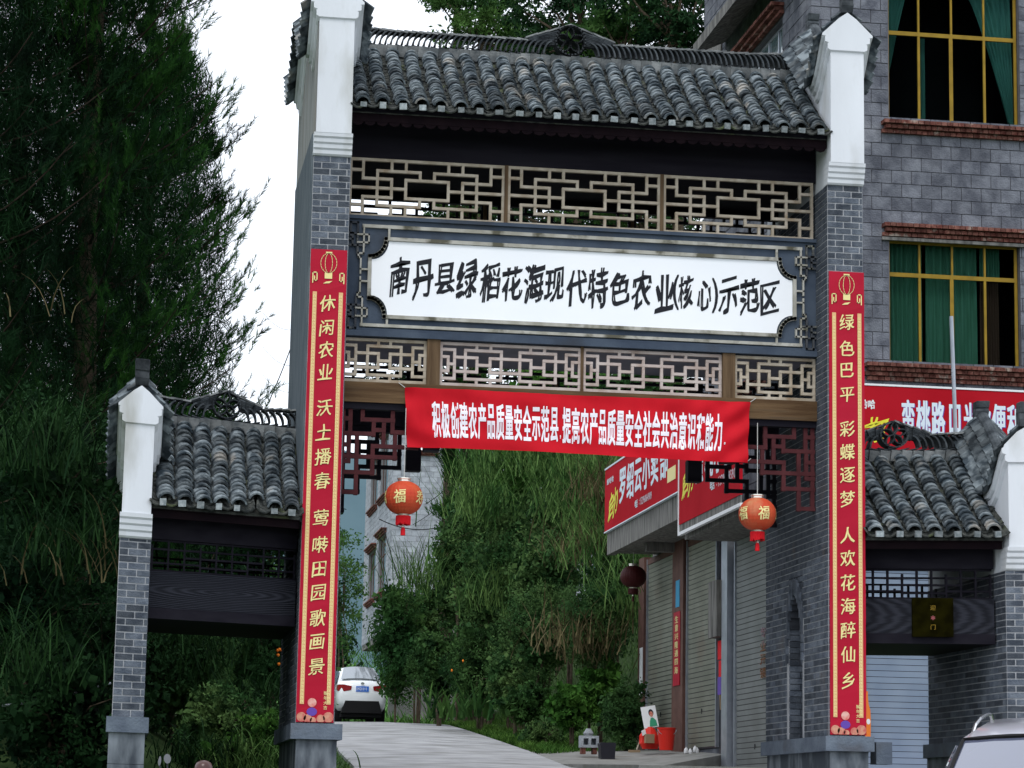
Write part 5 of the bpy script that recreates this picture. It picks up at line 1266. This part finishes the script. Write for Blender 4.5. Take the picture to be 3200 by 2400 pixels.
        b = MB(T); b.loft([[(s*hw*.45, L-.03, .62*k), (s*hw*.45, L-.03, .72*k), (s*hw*.45, L-.2, .74*k), (s*hw*.45, L-.2, .62*k)], [(s*hw*.9, L-.22, .66*k), (s*hw*.9, L-.26, .80*k), (s*hw*.88, L-.4, .82*k), (s*hw*.88, L-.4, .66*k)]]); b.build('headlamp', M['skypane'], th)
        if suv:
            b = MB(T); pts = [Vector((s*hw*.665, y, z*k)) for y, z in ((.45, 1.50), (.58, 1.545), (.9, 1.562), (1.3, 1.565), (1.62, 1.55), (1.80, 1.51))]; b.tube(pts, .011, 6)
            b.build('roof_rail', M['chrome'], th)
    b = MB(T); b.loft([[(-hw*.66, -.008, .56*k), (hw*.66, -.008, .56*k), (hw*.80, .03, .26*k), (-hw*.80, .03, .26*k)], [(-hw*.68, .3, .56*k), (hw*.68, .3, .56*k), (hw*.80, .3, .24*k), (-hw*.80, .3, .24*k)]]); b.build('bumper_insert', M['blackrub'], th)
    b = MB(T); b.obox((0, 1.0, .20), (W*.80, 0, 0), (0, 1.6, 0), (0, 0, .08)); b.obox((0, L-1.2, .2), (W*.8, 0, 0), (0, 1.8, 0), (0, 0, .08)); b.build('underbody', M['blackrub'], th)
    for yy_ in (-.006, L+.012):
        pl = MB(T); pl.obox((0, yy_, .86*k if yy_ < 1 else .45*k), (W*.25, 0, 0), (0, .02, 0), (0, 0, .14)); po = pl.build('number_plate', M['plateblue'], th)
        if yy_ < 1: text('plate_lettering', [(c, -W*.105+W*.0265*i*1.15, .86*k, W*.024, .085) for i, c in enumerate('桂MQ8B98')], M['white'], po, lambda u, v: T((u, yy_-.014, v)), off=.02)
    b = MB(T); b.prism([(.05*math.cos(t), -.0, 1.00*k+.032*math.sin(t)) for t in [2*math.pi*j/16 for j in range(16)]], (0, -.012, 0)); b.build('badge', M['chrome'], th)
    b = MB(T); b.tube([(0, 1.36, 1.44*k), (0, 1.25, 1.56*k)], .006, 5); b.build('aerial', M['blackrub'], th)
    return th
M['screen'] = mat('sky reflecting windscreen', (.09, .10, .15), rough=.04, spec=1.0, metal=.0, coat=1)
cz = base(42.6)+.015
car('white_car', 'white saloon car seen from behind on the crest of the concrete road', basis((4.66, 42.3, cz), (1, 0, 0), (0, 1, .02), (0, -.02, 1)), 1.33, 4.4, 1.50, M['carwhite'])
gzc = -1.62
a = math.radians(24)
car('silver_car', 'silver car with roof rails cut off at the lower right corner of the picture', basis((4.15, -9.0, -1.565), (-math.cos(a)*.9, math.sin(a)*.9, 0), (-math.sin(a), -math.cos(a), -.10), (0, -.10, 1)), 1.62, 4.3, 1.36, M['carsilver'], suv=True)

# motorcycle and helmet at the lower left, only their tops in view
mt = thing('motorcycle', (-1.3, -10, -1.55), 'dark parked motorcycle with two round mirrors at the bottom, beside the left plinth', 'motorcycle')
mo = Vector((-1.37, -10, 0)); gzm = -1.52
b = MB()
for (dx, y) in ((.35, .25), (-.15, -.45)):
    n = 20; c = (mo.x+dx*.5, mo.y+y, gzm+.28)
    d = Vector((.5, .86, 0)).normalized()
    pts = [Vector(c)+d*(.26*math.cos(2*math.pi*j/n))+Vector((0, 0, .26*math.sin(2*math.pi*j/n))) for j in range(n+1)]; b.tube(pts, .045, 6, cap=False)
    w = b
b.build('wheel', M['blackrub'], mt)
b = MB(); b.loft([[(mo.x+x-.07, mo.y+y, gzm+z0), (mo.x+x+.07, mo.y+y, gzm+z0), (mo.x+x+.06, mo.y+y, gzm+z1), (mo.x+x-.06, mo.y+y, gzm+z1)] for x, y, z0, z1 in ((-.08, -.35, .45, .80), (0, -.15, .35, .86), (.06, .05, .35, .74), (.14, .25, .40, .78), (.20, .45, .55, .76))]); b.build('body', M['black'], mt)
b = MB(); b.tube([(mo.x-.16, mo.y-.20, gzm+.90), (mo.x-.04, mo.y-.22, gzm+.84), (mo.x+.06, mo.y-.24, gzm+.84), (mo.x+.16, mo.y-.22, gzm+.90)], .014, 6); b.build('handlebar', M['blackrub'], mt)
b = MB(); b.lathe((mo.x+.02, mo.y-.38, gzm+.76), [(.02, -.06), (.07, -.03), (.075, .02), (.04, .06)], 14); b.build('headlamp', M['skypane'], mt)
for (px, py, rx, ry, tilt) in ((523, 2371, .019, .026, .2), (499, 2378, .008, .026, -.25)):
    c = at(px, py, -10); b = MB(); b.tube([Vector((mo.x+(.0 if px > 510 else -.03), mo.y-.02, gzm+.88)), c+Vector((0, .01, -.02))], .004, 5); b.build('mirror_stem', M['black'], mt)
    b = MB(); b.prism([(c.x+rx*math.cos(t)+tilt*ry*math.sin(t)*-.3, c.y-.006, c.z+ry*math.sin(t)) for t in [2*math.pi*j/18 for j in range(18)]], (0, .012, 0)); b.build('mirror', M['mirrorgrey'], mt)
hc = at(636, 2402, -10); hm = thing('helmet', tuple(hc), 'glossy copper brown helmet resting on the motorcycle seat at the bottom edge', 'helmet')
b = MB(); b.loft([[(hc.x+r*math.cos(t)*.95, hc.y+r*1.1*math.sin(t), hc.z+z) for t in [2*math.pi*j/20 for j in range(20)]] for r, z in ((.050, -.045), (.054, -.01), (.050, .015), (.040, .032), (.022, .042), (.004, .045))]); b.build('shell', M['helmet'], hm, smooth=True)
b = MB(); b.obox((mo.x+.12, mo.y+.2, gzm+.86), (.16, .06, 0), (-.1, .45, 0), (0, 0, .12)); b.build('seat', M['black'], mt)
# pipe handrail at far left
hr = MB(); hr.tube([at(-80, 2215, 1.5), at(100, 2195, 1.6), at(240, 2165, 1.8), at(345, 2135, 2.2)], .012, 6); hr.build('handrail', M['steel'], label='thin grey pipe sloping across the dark bushes left of the side gate', cat='pipe')

# wires
def wire(p, q, sag, label, r=.010):
    p, q = Vector(p), Vector(q); b = MB(); b.tube([p.lerp(q, k/14)-Vector((0, 0, sag*4*(k/14)*(1-k/14))) for k in range(15)], r, 4); b.build('wire', M['wire'], label=label, cat='wire')
wire(at(820, 975, 60), at(960, 1010, 60), .4, 'thin wire crossing the sky left of the tall gate, uppermost of three', .009)
wire(at(820, 1082, 60), at(960, 1125, 60), .4, 'thin wire crossing the sky left of the tall gate, middle of three', .009)
wire(at(820, 1170, 60), at(960, 1205, 60), .4, 'thin wire crossing the sky left of the tall gate, lowest of three', .009)
wire(at(838, 1260, 40), at(915, 1070, 40), .05, 'black cable rising steeply to the left pillar above the left side roof', .014)
wire(at(1330, 1575, 50), at(1450, 1465, 50), .1, 'black cable running up from behind the left lantern, upper of two', .016)
wire(at(1290, 1640, 50), at(1480, 1490, 50), .1, 'black cable running up from behind the left lantern, lower of two', .012)
wire(at(1185, 1622, 60), at(1400, 1640, 60), .25, 'slack black cable along the wall of the far house', .022)
wire(at(1200, 1650, 60), at(1255, 1830, 60), .1, 'thin cable sagging down the corner of the far house', .014)

# ------------------------------------------------------------------ vegetation
def rot_to(d, n):
    """random frames whose first axis is near d"""
    d = d/np.linalg.norm(d, axis=-1, keepdims=True); r = RS.normal(size=(n, 3)); b = np.cross(d, r); b /= np.linalg.norm(b, axis=-1, keepdims=True)
    return d, b, np.cross(d, b)
def leaves(C, size, droop=.3, aspect=.45, out=None, jitter=.35):
    """one bent leaf (diamond of four points) at each centre"""
    n = len(C); d = RS.normal(size=(n, 3)); d[:, 2] -= droop
    if out is not None: d += out*1.2
    a, b, c = rot_to(d, n); s = size*(1+jitter*RS.uniform(-1, 1, (n, 1)))
    tip = C+a*s*.5; tail = C-a*s*.5; l = C+b*s*aspect*.5+a*s*.04; r = C-b*s*aspect*.5+a*s*.04
    return np.stack([tail, r, tip, l], 1)
def clumps(cen, rad, nclump, nper, spread, shell=.45):
    """leaf centres gathered in clumps inside an ellipsoid"""
    cen = np.array(cen); rad = np.array(rad); v = RS.normal(size=(nclump, 3)); v /= np.linalg.norm(v, axis=1, keepdims=True)
    rr = RS.uniform(shell, 1.03, (nclump, 1))*(1+.16*np.sin(v[:, :1]*5+3*v[:, 2:3]*2+cen[0]))
    cc = cen+v*rr*rad
    P = np.repeat(cc, nper, 0)+RS.normal(size=(nclump*nper, 3))*spread*rad.mean()*np.array([.85, .85, .7])
    return P, cc
def bush(name, px, py, Y, rx, rz, label, cat='shrub', m='shrubleaf', n=6000, size=.075, trunk=None, group=None, ry=None, droop=.3, aspect=.45, spread=.10, dark=True, parts=None):
    """px, py: where the crown centre shows; rx, rz half sizes in metres"""
    c = at(px, py, Y); ry = ry or rx
    g = ground(c.x, Y); bz = min(g, c.z-rz*.6)
    th = thing(name, (c.x, c.y, bz), label, cat, group)
    ncl = max(20, n//55); P, cc = clumps((c.x, c.y, c.z), (rx, ry, rz), ncl, n//ncl, spread)
    fin(bpy.data.objects.new('foliage', npmesh('foliage', leaves(P, size, droop, aspect), 4, M[m])), th)
    if dark:    # dense shaded inner foliage so that the crown is not see-through
        P2, _ = clumps((c.x, c.y+.1, c.z), (rx*.78, ry*.78, rz*.8), 40, max(10, n//110), .25, shell=.1)
        fin(bpy.data.objects.new('inner_foliage', npmesh('inner_foliage', leaves(P2, size*1.9, 0, .8), 4, M[m])), th)
    b = MB(); stems = trunk or 3; 
    for k in range(stems):
        o = (random.uniform(-.1, .1)*rx, random.uniform(-.1, .1)*rx); t = cc[RS.randint(len(cc))]; r0 = .022+.012*rx
        b.tube([(c.x+o[0], c.y+o[1], bz-.1), (c.x+o[0]*1.5, c.y+o[1], bz+(c.z-bz)*.5), (c.x*.6+t[0]*.4, c.y, c.z), tuple(t)], [r0, r0*.8, r0*.5, r0*.2], 6)
    for k in range(min(14, len(cc))):
        t = cc[RS.randint(len(cc))]; b.tube([(c.x, c.y, c.z-rz*.3), (c.x*.5+t[0]*.5, c.y*.5+t[1]*.5, c.z*.4+t[2]*.6), tuple(t)], [.014*rx+.006, .01, .004], 4)
    b.build('trunk', M['bark'], th)
    return th
def blades(base_pts, L, w, lean=.6, droop=1.0, seg=5, dirs=None):
    """arching grass blades as strips; returns quads"""
    n = len(base_pts); az = RS.uniform(0, 2*np.pi, n) if dirs is None else dirs+RS.normal(0, .7, n)
    L = L*RS.uniform(.55, 1.15, n); e = RS.uniform(.15, lean, n); h = np.stack([np.cos(az), np.sin(az), np.zeros(n)], 1); side = np.stack([-np.sin(az), np.cos(az), np.zeros(n)], 1)
    pts = [base_pts]; ang = e.copy(); p = base_pts.copy(); st = L/seg
    for k in range(seg):
        d = h*np.sin(ang)[:, None]+np.array([0, 0, 1.])*np.cos(ang)[:, None]; p = p+d*st[:, None]; pts.append(p); ang = ang+droop*RS.uniform(.25, .75, n)/seg*2.6
    Q = []
    for k in range(seg):
        w0 = w*(1-(k/seg)**1.5)+.002; w1 = w*(1-((k+1)/seg)**1.5)+.001
        Q.append(np.stack([pts[k]-side*w0/2, pts[k]+side*w0/2, pts[k+1]+side*w1/2, pts[k+1]-side*w1/2], 1))
    return np.concatenate(Q)
def grass(name, B, L, w, m, label, cat='grass', **kw):
    me = npmesh(name, blades(B, L, w, **kw), 4, M[m]); return fin(bpy.data.objects.new(name, me), label=label, cat=cat, kind='stuff')
def tussock(px, py, Y, n, L, w, m, label, r=.35, **kw):
    c = at(px, py, Y); B = np.array([c.x, c.y, c.z])+RS.normal(size=(n, 3))*np.array([r, r, r*.35])
    o = bpy.data.objects.new('grass_tuft', npmesh('grass_tuft', blades(B, L, w, **kw), 4, M[m])); return fin(o, label=label, cat='grass tuft', group='long grass tufts on the banks')

def conifer(x, y, zg, H, R, label, m='needle', nl=150, dense=1.0, low=.04, shoots=26, needles=40, sl=.27, nw=.0045):
    """trunk, whorled limbs with up-turned tips, and brush-like needle shoots"""
    th = thing('conifer', (x, y, zg), label, 'conifer', 'dark conifers left of the gate')
    tb = MB(); tb.tube([(x+.05*math.sin(k), y, zg+H*k/8) for k in range(9)], [.17*(1-k/9)+.02 for k in range(9)], 8); tb.build('trunk', M['bark'], th)
    lb = MB(); S = []; D = []
    for i in range(nl):
        t = low+(1-low)*(i+random.random())/nl; az = random.uniform(0, 2*math.pi); r = R*(.35+.65*(1-t)**.55)*random.uniform(.72, 1.15)
        if t > .9: r *= .6
        z0 = zg+H*t; h = Vector((math.cos(az), math.sin(az), 0)); pts = []
        sag = random.uniform(-.10, .10)
        for k in range(7):
            q = k/6; pts.append(Vector((x, y, z0))+h*(r*q)+Vector((0, 0, r*(sag*q+.42*q**2.2))))
        lb.tube(pts, [.016*(1-k/7)+.004 for k in range(7)], 4, cap=False)
        for s in range(shoots):
            q = random.uniform(.18, 1)**.8; k = min(5, int(q*6)); p = pts[k].lerp(pts[k+1], q*6-k)
            off = Vector((random.gauss(0, 1), random.gauss(0, 1), random.gauss(.25, .5)))*r*.10*(1.4-.5*q)
            S.append(p+off); dd = (h*.55+Vector((random.gauss(0, .35), random.gauss(0, .35), 1.0))).normalized(); D.append(dd)
    lb.build('limbs', M['darkbark'], th)
    S = np.array([list(a) for a in S]); D = np.array([list(a) for a in D]); n = len(S); L = sl*RS.uniform(.6, 1.3, n)
    N = needles; S2 = np.repeat(S, N, 0); D2 = np.repeat(D, N, 0); L2 = np.repeat(L, N)
    t = RS.uniform(0, 1, n*N); base_ = S2+D2*(t*L2)[:, None]
    a, b, c = rot_to(D2, n*N); th_ = RS.uniform(0, 2*np.pi, n*N)
    o = b*np.cos(th_)[:, None]+c*np.sin(th_)[:, None]; dirn = a*.86+o*.50; ln = (.115*RS.uniform(.7, 1.25, n*N))[:, None]
    tipv = base_+dirn*ln; sd_ = np.cross(dirn, RS.normal(size=(n*N, 3))); sd_ /= np.linalg.norm(sd_, axis=1, keepdims=True)
    tri = np.stack([base_-sd_*nw, base_+sd_*nw, tipv], 1)
    fin(bpy.data.objects.new('needles', npmesh('needles', tri, 3, M[m])), th)
    # dense inner foliage, seen in the gaps
    k = int(60000*dense); hz = RS.uniform(low, .97, k); az = RS.uniform(0, 2*np.pi, k); rr = R*(.30+.5*(1-hz)**.55)*np.sqrt(RS.uniform(0, 1, k))
    P = np.stack([x+rr*np.cos(az), y+rr*np.sin(az), zg+H*hz], 1)
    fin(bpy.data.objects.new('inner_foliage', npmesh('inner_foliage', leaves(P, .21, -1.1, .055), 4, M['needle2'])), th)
    return th
conifer(-2.25, 7.5, .1, 13.5, 2.15, 'conifer with long up-turned shoots against the white sky, nearest the left pillar', nl=175, shoots=30)
conifer(-3.9, 6.0, .2, 14.5, 2.2, 'dark conifer filling the upper left, left of the one against the sky', m='needle2', nl=150)
conifer(-5.9, 7.0, .3, 14.0, 2.4, 'very dark conifer at the left edge of the picture', m='needle2', nl=110)
conifer(-3.3, 11.0, .6, 15.5, 2.4, 'taller conifer standing behind the front row on the left', m='needle2', nl=130)
conifer(-1.5, 11.5, .5, 9.5, 2.0, 'lower conifer behind the left side gate roof, beside the sky gap', nl=120)

# dark bank of shrubs and grass seen under and beside the left side gate
spec = [(150, 1500, 3.0, .95, 1.0, 'dark shrub at the left edge, level with the small white wall head', 'leafdark'), (60, 1900, 2.5, .9, 1.1, 'dark shrub at the left edge, half way up the side gate pillar', 'leafdark'), (200, 2250, 1.8, .9, .8, 'dark shrub in the lower left corner beside the plinth', 'leafdark'),
        (560, 2130, 7.0, .75, .8, 'dark glossy shrub seen under the left side gate, nearest its pillar', 'midleaf'), (700, 2280, 5.0, .6, .55, 'small leaved shrub low under the left side gate', 'shrubleaf'), (850, 2050, 9.0, .75, 1.0, 'glossy shrub with orange flowers under the left side gate, beside the big pillar', 'midleaf'), (860, 2330, 4.5, .5, .40, 'bright green weeds at the foot of the left pillar', 'leafbright'), (690, 2020, 10, 1.1, 1.1, 'tall dark bush behind the left side gate opening', 'midleaf'), (500, 1950, 10, 1.0, 1.2, 'tall dark bush behind the left side gate pillar', 'leafdark'), (330, 2050, 5.5, .9, 1.2, 'dark bush just left of the side gate pillar', 'leafdark'), (800, 1730, 13, 1.2, 1.2, 'bush glimpsed through the left side gate lattice', 'leafdark'), (550, 1700, 13, 1.2, 1.3, 'dark bush behind the left side gate roof', 'leafdark')]
for (px, py, Y, rx, rz, lab, mm) in spec:
    bush('shrub', px, py, Y, rx, rz, lab, m=mm, n=5200, size=.06 if mm != 'leafbright' else .05, group='shrubs on the dark left bank')
for (px, py, Y, n, L, mm, lab) in ((560, 2080, 6.2, 260, 1.3, 'darkgrass', 'long arching dark grass under the left side gate, near its pillar'), (700, 2000, 7.5, 260, 1.4, 'darkgrass', 'long arching grass in the middle of the left side gate opening'), (790, 2200, 6.0, 140, .7, 'darkgrass', 'grass tuft near the foot of the left brick pillar'), (620, 2390, 4.0, 260, .5, 'darkgrass', 'short grass at the bottom under the left side gate'), (800, 2400, 3.6, 260, .45, 'grass', 'short grass at the bottom left of the plinth'),
                           (230, 1750, 1.2, 220, 1.1, 'darkgrass', 'drooping dark grass left of the side gate pillar, upper'), (120, 1450, 1.5, 240, 1.3, 'darkgrass', 'drooping grass left of the small wall head'), (60, 2100, .5, 200, 1.0, 'darkgrass', 'drooping dark grass low at the left edge'), (300, 1800, 1.0, 22, .8, 'drygrass', 'dry reddish grass blades beside the side gate pillar'), (150, 1000, 3.4, 8, .8, 'drygrass', 'dry stalks in front of the dark conifers')):
    tussock(px, py, Y, n, L, .016, mm, lab, r=.33, droop=1.1)
fl = MB()
for k in range(9):
    c = at(880+random.uniform(-14, 14), 2050+random.uniform(-22, 30), 8.2); fl.lathe(tuple(c), [(.004, -.02), (.022, 0), (.012, .02)], 6)
fl.build('orange_flowers', M['flower'], kind='stuff')
bl = MB()
c = at(640, 2340, 3.8)
bl.add([c+Vector(p) for p in ((-.06, 0, .07), (.0, -.02, .09), (.06, -.02, .06), (.10, -.03, .0), (.12, -.03, -.07), (.05, -.01, -.06), (-.02, 0, 0))], [(0, 1, 6), (1, 2, 5, 6), (2, 3, 4, 5)]); bl.build('broad_leaf', M['leafbright'], label='single broad pale green leaf drooping above the copper helmet', cat='leaf')

# right bank: grass, shrubs, small trees
bushes = [
 (1243, 2010, 40.5, .62, 1.75, 'slender feathery young tree with trunk, right behind the white car', 'leaf', 9000, .07, 'young_tree', 'tree'),
 (1310, 1960, 44, .75, 1.5, 'shrub right of the feathery young tree, under the block house corner', 'shrubleaf', 8000, .08, 'shrub', 'shrub'),
 (1450, 1850, 45, .95, 1.4, 'dark shrub against the lower edge of the far block house', 'midleaf', 8000, .10, 'shrub', 'shrub'),
 (1370, 2080, 38, .75, 1.0, 'dark rounded shrub behind the bright canna leaves', 'midleaf', 7000, .08, 'shrub', 'shrub'),
 (1530, 1860, 38, .95, 1.6, 'dark shrub in the middle of the bank, left of centre', 'shrubleaf', 9000, .08, 'shrub', 'shrub'),
 (1620, 2110, 30, .75, .75, 'rounded dark shrub at the foot of the bank, centre', 'shrubleaf', 9000, .06, 'shrub', 'shrub'),
 (1440, 1700, 42, .8, 1.0, 'leafy shrub high on the left shoulder of the bank', 'midleaf', 8000, .08, 'shrub', 'shrub'),
 (1720, 1780, 30, .9, .9, 'leafy dark shrub between the reeds and the small trees', 'shrubleaf', 9000, .07, 'shrub', 'shrub'),
 (1600, 1800, 34, .9, .8, 'dark green shrub right of the tallest middle shrub', 'midleaf', 9000, .07, 'shrub', 'shrub'),
 (1500, 2080, 34, .8, 1.0, 'very dark shrub low on the bank, left of the thin trunk', 'midleaf', 7500, .08, 'shrub', 'shrub'),
 (1680, 1980, 27, .78, .95, 'small rounded tree with a thin trunk in the middle of the bank', 'shrubleaf', 11000, .055, 'small_tree', 'tree'),
 (1850, 1960, 22.6, .62, .85, 'small rounded tree with thin trunk beside the shop canopy', 'shrubleaf', 12000, .05, 'small_tree', 'tree'),
 (1960, 2230, 20.2, .42, .62, 'dense dark bush beside the leftmost brown door post', 'midleaf', 6500, .05, 'shrub', 'shrub'),
 (1930, 1850, 26, .8, 1.3, 'dark leafy shrub just under the canopy end', 'midleaf', 7000, .08, 'shrub', 'shrub'),
 (1640, 1720, 33, 1.1, 1.2, 'brownish shrub high on the bank', 'shrubleaf', 8000, .08, 'shrub', 'shrub'),
 (1780, 1620, 32, 1.1, 1.1, 'shrub among long grass left of the first shop sign', 'shrubleaf', 7000, .08, 'shrub', 'shrub'),
 (1660, 1470, 34, .9, .8, 'yellow green shrub just below the red cloth banner', 'leafbright', 5000, .075, 'shrub', 'shrub'),
 (1560, 1600, 40, 1.3, 1.3, 'tall grass grown shrub right of the dark pine', 'shrubleaf', 7000, .09, 'shrub', 'shrub'),
 (1850, 1450, 33, 1.2, 1.2, 'leafy shrub at the top of the bank behind the sign corner', 'leaf', 6000, .09, 'shrub', 'shrub'),
 (1700, 2290, 24.2, .55, .30, 'reddish twigs and weeds at the road edge', 'shrubleaf', 2600, .05, 'shrub', 'shrub'),
 (1790, 2210, 22.2, .50, .42, 'bright broad leaved weeds at the foot of the thin trunk', 'leafbright', 4200, .075, 'shrub', 'shrub'),
 (1650, 2200, 25, .55, .40, 'mid green weeds at the foot of the bank', 'leaf', 3000, .09, 'shrub', 'shrub'),
 (1880, 2150, 22.4, .45, .45, 'bright leafy weeds behind the hollow block', 'leafbright', 2600, .09, 'shrub', 'shrub'),
 (1590, 1330, 44, 1.3, 1.4, 'bushes showing through the lower lattice behind the banner', 'leaf', 7000, .11, 'shrub', 'shrub'),
 (1760, 1250, 40, 1.6, 1.3, 'bushes showing through the right lower lattice', 'leafbright', 6000, .11, 'shrub', 'shrub'),
 (2020, 1250, 36, 1.5, 1.3, 'bushes behind the lower lattice near the block house', 'leaf', 6000, .10, 'shrub', 'shrub'),
]
for (px, py, Y, rx, rz, lab, mm, n, size, nm, cat) in bushes:
    bush(nm, px, py, Y, rx, rz, lab, cat=cat, m=mm, n=n, size=size, trunk=1 if cat == 'tree' else 3, group='shrubs and small trees on the right bank', spread=.11)
# shrub left of the road end, before the blue hill
bush('shrub', 1075, 1850, 52, .72, 2.1, 'loose leafy shrub between the left pillar and the far block house', m='leaf', n=3600, size=.11, dark=False, spread=.14, group='shrubs left of the road')
bush('shrub', 1030, 2060, 55, .9, 1.5, 'dark shrub behind the left pillar beside the white car', m='leafdark', n=5000, size=.08, group='shrubs left of the road')
# grass in masses
def bank_points(n, y0, y1, u0, u1):
    P = []
    while len(P) < n:
        y = random.uniform(y0, y1); x = lerp(ROAD, y, 2)+random.uniform(u0, u1); P.append((x, y, ground(x, y)-.04))
    return np.array(P)
grass('verge_grass', np.concatenate([bank_points(20000, 20.5, 46, .10, 1.7), bank_points(3000, 46, 60, .2, 2.5)]), .27, .014, 'verge', 'short green grass along the right edge of the road', lean=.7)
def lb_points(n, y0, y1, u0, u1):
    P = []
    for i in range(n):
        y = random.uniform(y0, y1); x = lerp(ROAD, y, 1)-random.uniform(u0, u1); P.append((x, y, ground(x, y)-.04))
    return np.array(P)
grass('left_verge_grass', np.concatenate([lb_points(9000, 4, 45, .05, 1.5), lb_points(5000, 45, 70, .1, 4)]), .20, .012, 'grass', 'grass along the left edge of the road', lean=.7)
grass('far_grass', np.concatenate([np.stack([RS.uniform(-1, 12, 9000), RS.uniform(46, 70, 9000), np.full(9000, 1.5)], 1), np.stack([RS.uniform(2, 14, 9000), RS.uniform(70, 124, 9000), RS.uniform(2, 6.5, 9000)], 1)]), .8, .05, 'leafbright', 'bright green vegetation on the slope behind the white car', lean=.7)
P = bank_points(9000, 24, 47, 1.2, 7.5)
grass('bank_grass', P, .42, .014, 'grass', 'long green grass covering the right bank', lean=.8, droop=.55)
tus = [(1500, 1620, 33, 'grass'), (1500, 1520, 36, 'grass'), (1560, 1480, 34, 'grass'), (1760, 1600, 30, 'grass'), (1800, 1500, 30, 'grass'), (1860, 1640, 27, 'grass'), (1840, 1740, 26, 'drygrass'), (1880, 1760, 25, 'grass'), (1300, 1830, 41, 'grass'), (1870, 1480, 28, 'grass'), (1960, 1930, 22.6, 'grass'), (1820, 2030, 22.2, 'drygrass'), (1580, 1900, 33, 'grass'), (1900, 1560, 26, 'drygrass'), (1700, 1480, 31, 'grass'), (1760, 1430, 31, 'grass')]
where = ['left of centre on the bank, high up', 'just right of the dark pine', 'below the middle of the red cloth banner', 'mid bank, left of the shop sign corner', 'left of the first shop sign', 'beside the canopy end', 'pale dry patch left of the canopy end', 'hanging just under the canopy end', 'pale tuft right of the left lantern tassel', 'top corner by the shop sign', 'right of the rounded tree by the shop', 'dry hanging blades on the thin trunk', 'white green blades in the middle of the dark shrubs', 'dry plumes at the sign corner', 'upper bank, centre', 'top of the bank under the banner, right']
for (px, py, Y, mm), wv in zip(tus, where):
    tussock(px, py, Y, 170, 1.5 if mm != 'drygrass' else 1.0, .026, mm, 'long arching grass tuft, '+wv, r=.45, droop=.62)
cn = thing('canna', tuple(at(1430, 2240, 33)), 'upright bright canna leaves with small orange flowers at the foot of the bank', 'plant')
Q = []
for k in range(20):
    c = at(1340+random.uniform(0, 190), 2240, 32.5+random.uniform(-.9, .9)); B = np.array([[c.x, c.y, c.z]]*4)+RS.normal(size=(4, 3))*.04
    Q.append(blades(B, random.uniform(.55, 1.15), .085, lean=.5, droop=.6, seg=4))
fin(bpy.data.objects.new('leaves', npmesh('leaves', np.concatenate(Q), 4, M['leaf'])), cn)
b = MB()
for px, py in ((1447, 2065), (1412, 2095)):
    c = at(px, py, 32.3); b.lathe(tuple(c), [(.01, -.03), (.024, 0), (.01, .03)], 7)
b.build('flower', M['flower'], cn, kind='stuff')

# pine and broad leaved trees
def small_pine(px, py, Y, R, H, label):
    c = at(px, py, Y); return conifer(c.x, c.y, c.z-H*.5, H, R, label, m='needle', nl=60, dense=.12, shoots=22, needles=22, sl=.42, nw=.012)
pn = small_pine(1455, 1430, 44, .85, 4.6, 'dark young pine against the far block house wall, right of the left lantern')
pn['group'] = 'pines on the right bank'
def big_tree(px, py, Y, rx, rz, label, m, n, blobs, size=.16, tx=0):
    c = at(px, py, Y); g = ground(c.x, c.y); th = thing('broadleaf_tree', (c.x, c.y, g), label, 'tree', 'trees behind the gate roof')
    A = []; b = MB(); top_ = Vector((c.x+tx, c.y, c.z-rz*.4)); b.tube([(c.x+tx, c.y, g-.2), (c.x+tx+.15, c.y, (g+c.z)/2), top_], [.22, .16, .11], 8)
    for k in range(blobs):
        v = RS.normal(size=3); v /= np.linalg.norm(v); q = RS.uniform(.25, 1.0)
        bc = np.array([c.x+v[0]*rx*q, c.y+v[1]*rx*q*.8, c.z+v[2]*rz*q]); br = RS.uniform(.45, .95)
        P, cc = clumps(bc, (br*1.25, br*1.1, br*.62), 16, n//blobs//16, .16, shell=.3); A.append(P)
        b.tube([tuple(top_), tuple((np.array(top_)*.5+bc*.5)+RS.normal(size=3)*.15), tuple(bc)], [.06, .035, .015], 5)
    P = np.concatenate(A)
    fin(bpy.data.objects.new('crown', npmesh('crown', leaves(P, size, .5, .38), 4, M[m])), th); b.build('trunk', M['bark'], th)
big_tree(1510, 60, 46, 1.5, 1.6, 'thin crowned tree showing sky through its leaves, left of the roof ornament', 'leaf', 6500, 18)
big_tree(1430, -60, 47, 1.0, 1.2, 'spray of leaves at the top, leftmost of the trees behind the roof', 'leaf', 4500, 10)
big_tree(1640, 160, 48, 2.2, 1.4, 'low leafy crown just behind the roof ornament', 'leaf', 6500, 18)
big_tree(1800, 60, 43, 2.1, 2.0, 'dense green tree above the middle of the roof', 'leafdark', 11000, 30)
big_tree(1940, 130, 41, 2.0, 1.6, 'mid green tree with sky gaps right of the roof ornament', 'leaf', 8000, 22)
big_tree(2110, 40, 39, 2.1, 2.0, 'dark tree beside the concrete eave of the block house', 'leafdark', 11000, 30)
big_tree(1480, 640, 47, 2.6, 1.3, 'leaf masses seen through the top lattice, left part', 'leaf', 6000, 20)
big_tree(1760, 660, 44, 2.8, 1.6, 'leaf masses seen through the top lattice, middle part', 'leafdark', 7000, 20)
big_tree(2010, 660, 40, 2.4, 1.6, 'leaf masses seen through the top lattice, right part', 'leaf', 7000, 20)
big_tree(1760, 1130, 44, 2.6, 1.5, 'leaf masses above the bank behind the lower lattice', 'leaf', 6500, 18)
big_tree(1290, 1190, 52, 1.6, .8, 'hanging leaf spray seen through the left lower lattice', 'leafdark', 2600, 8, tx=2.2)
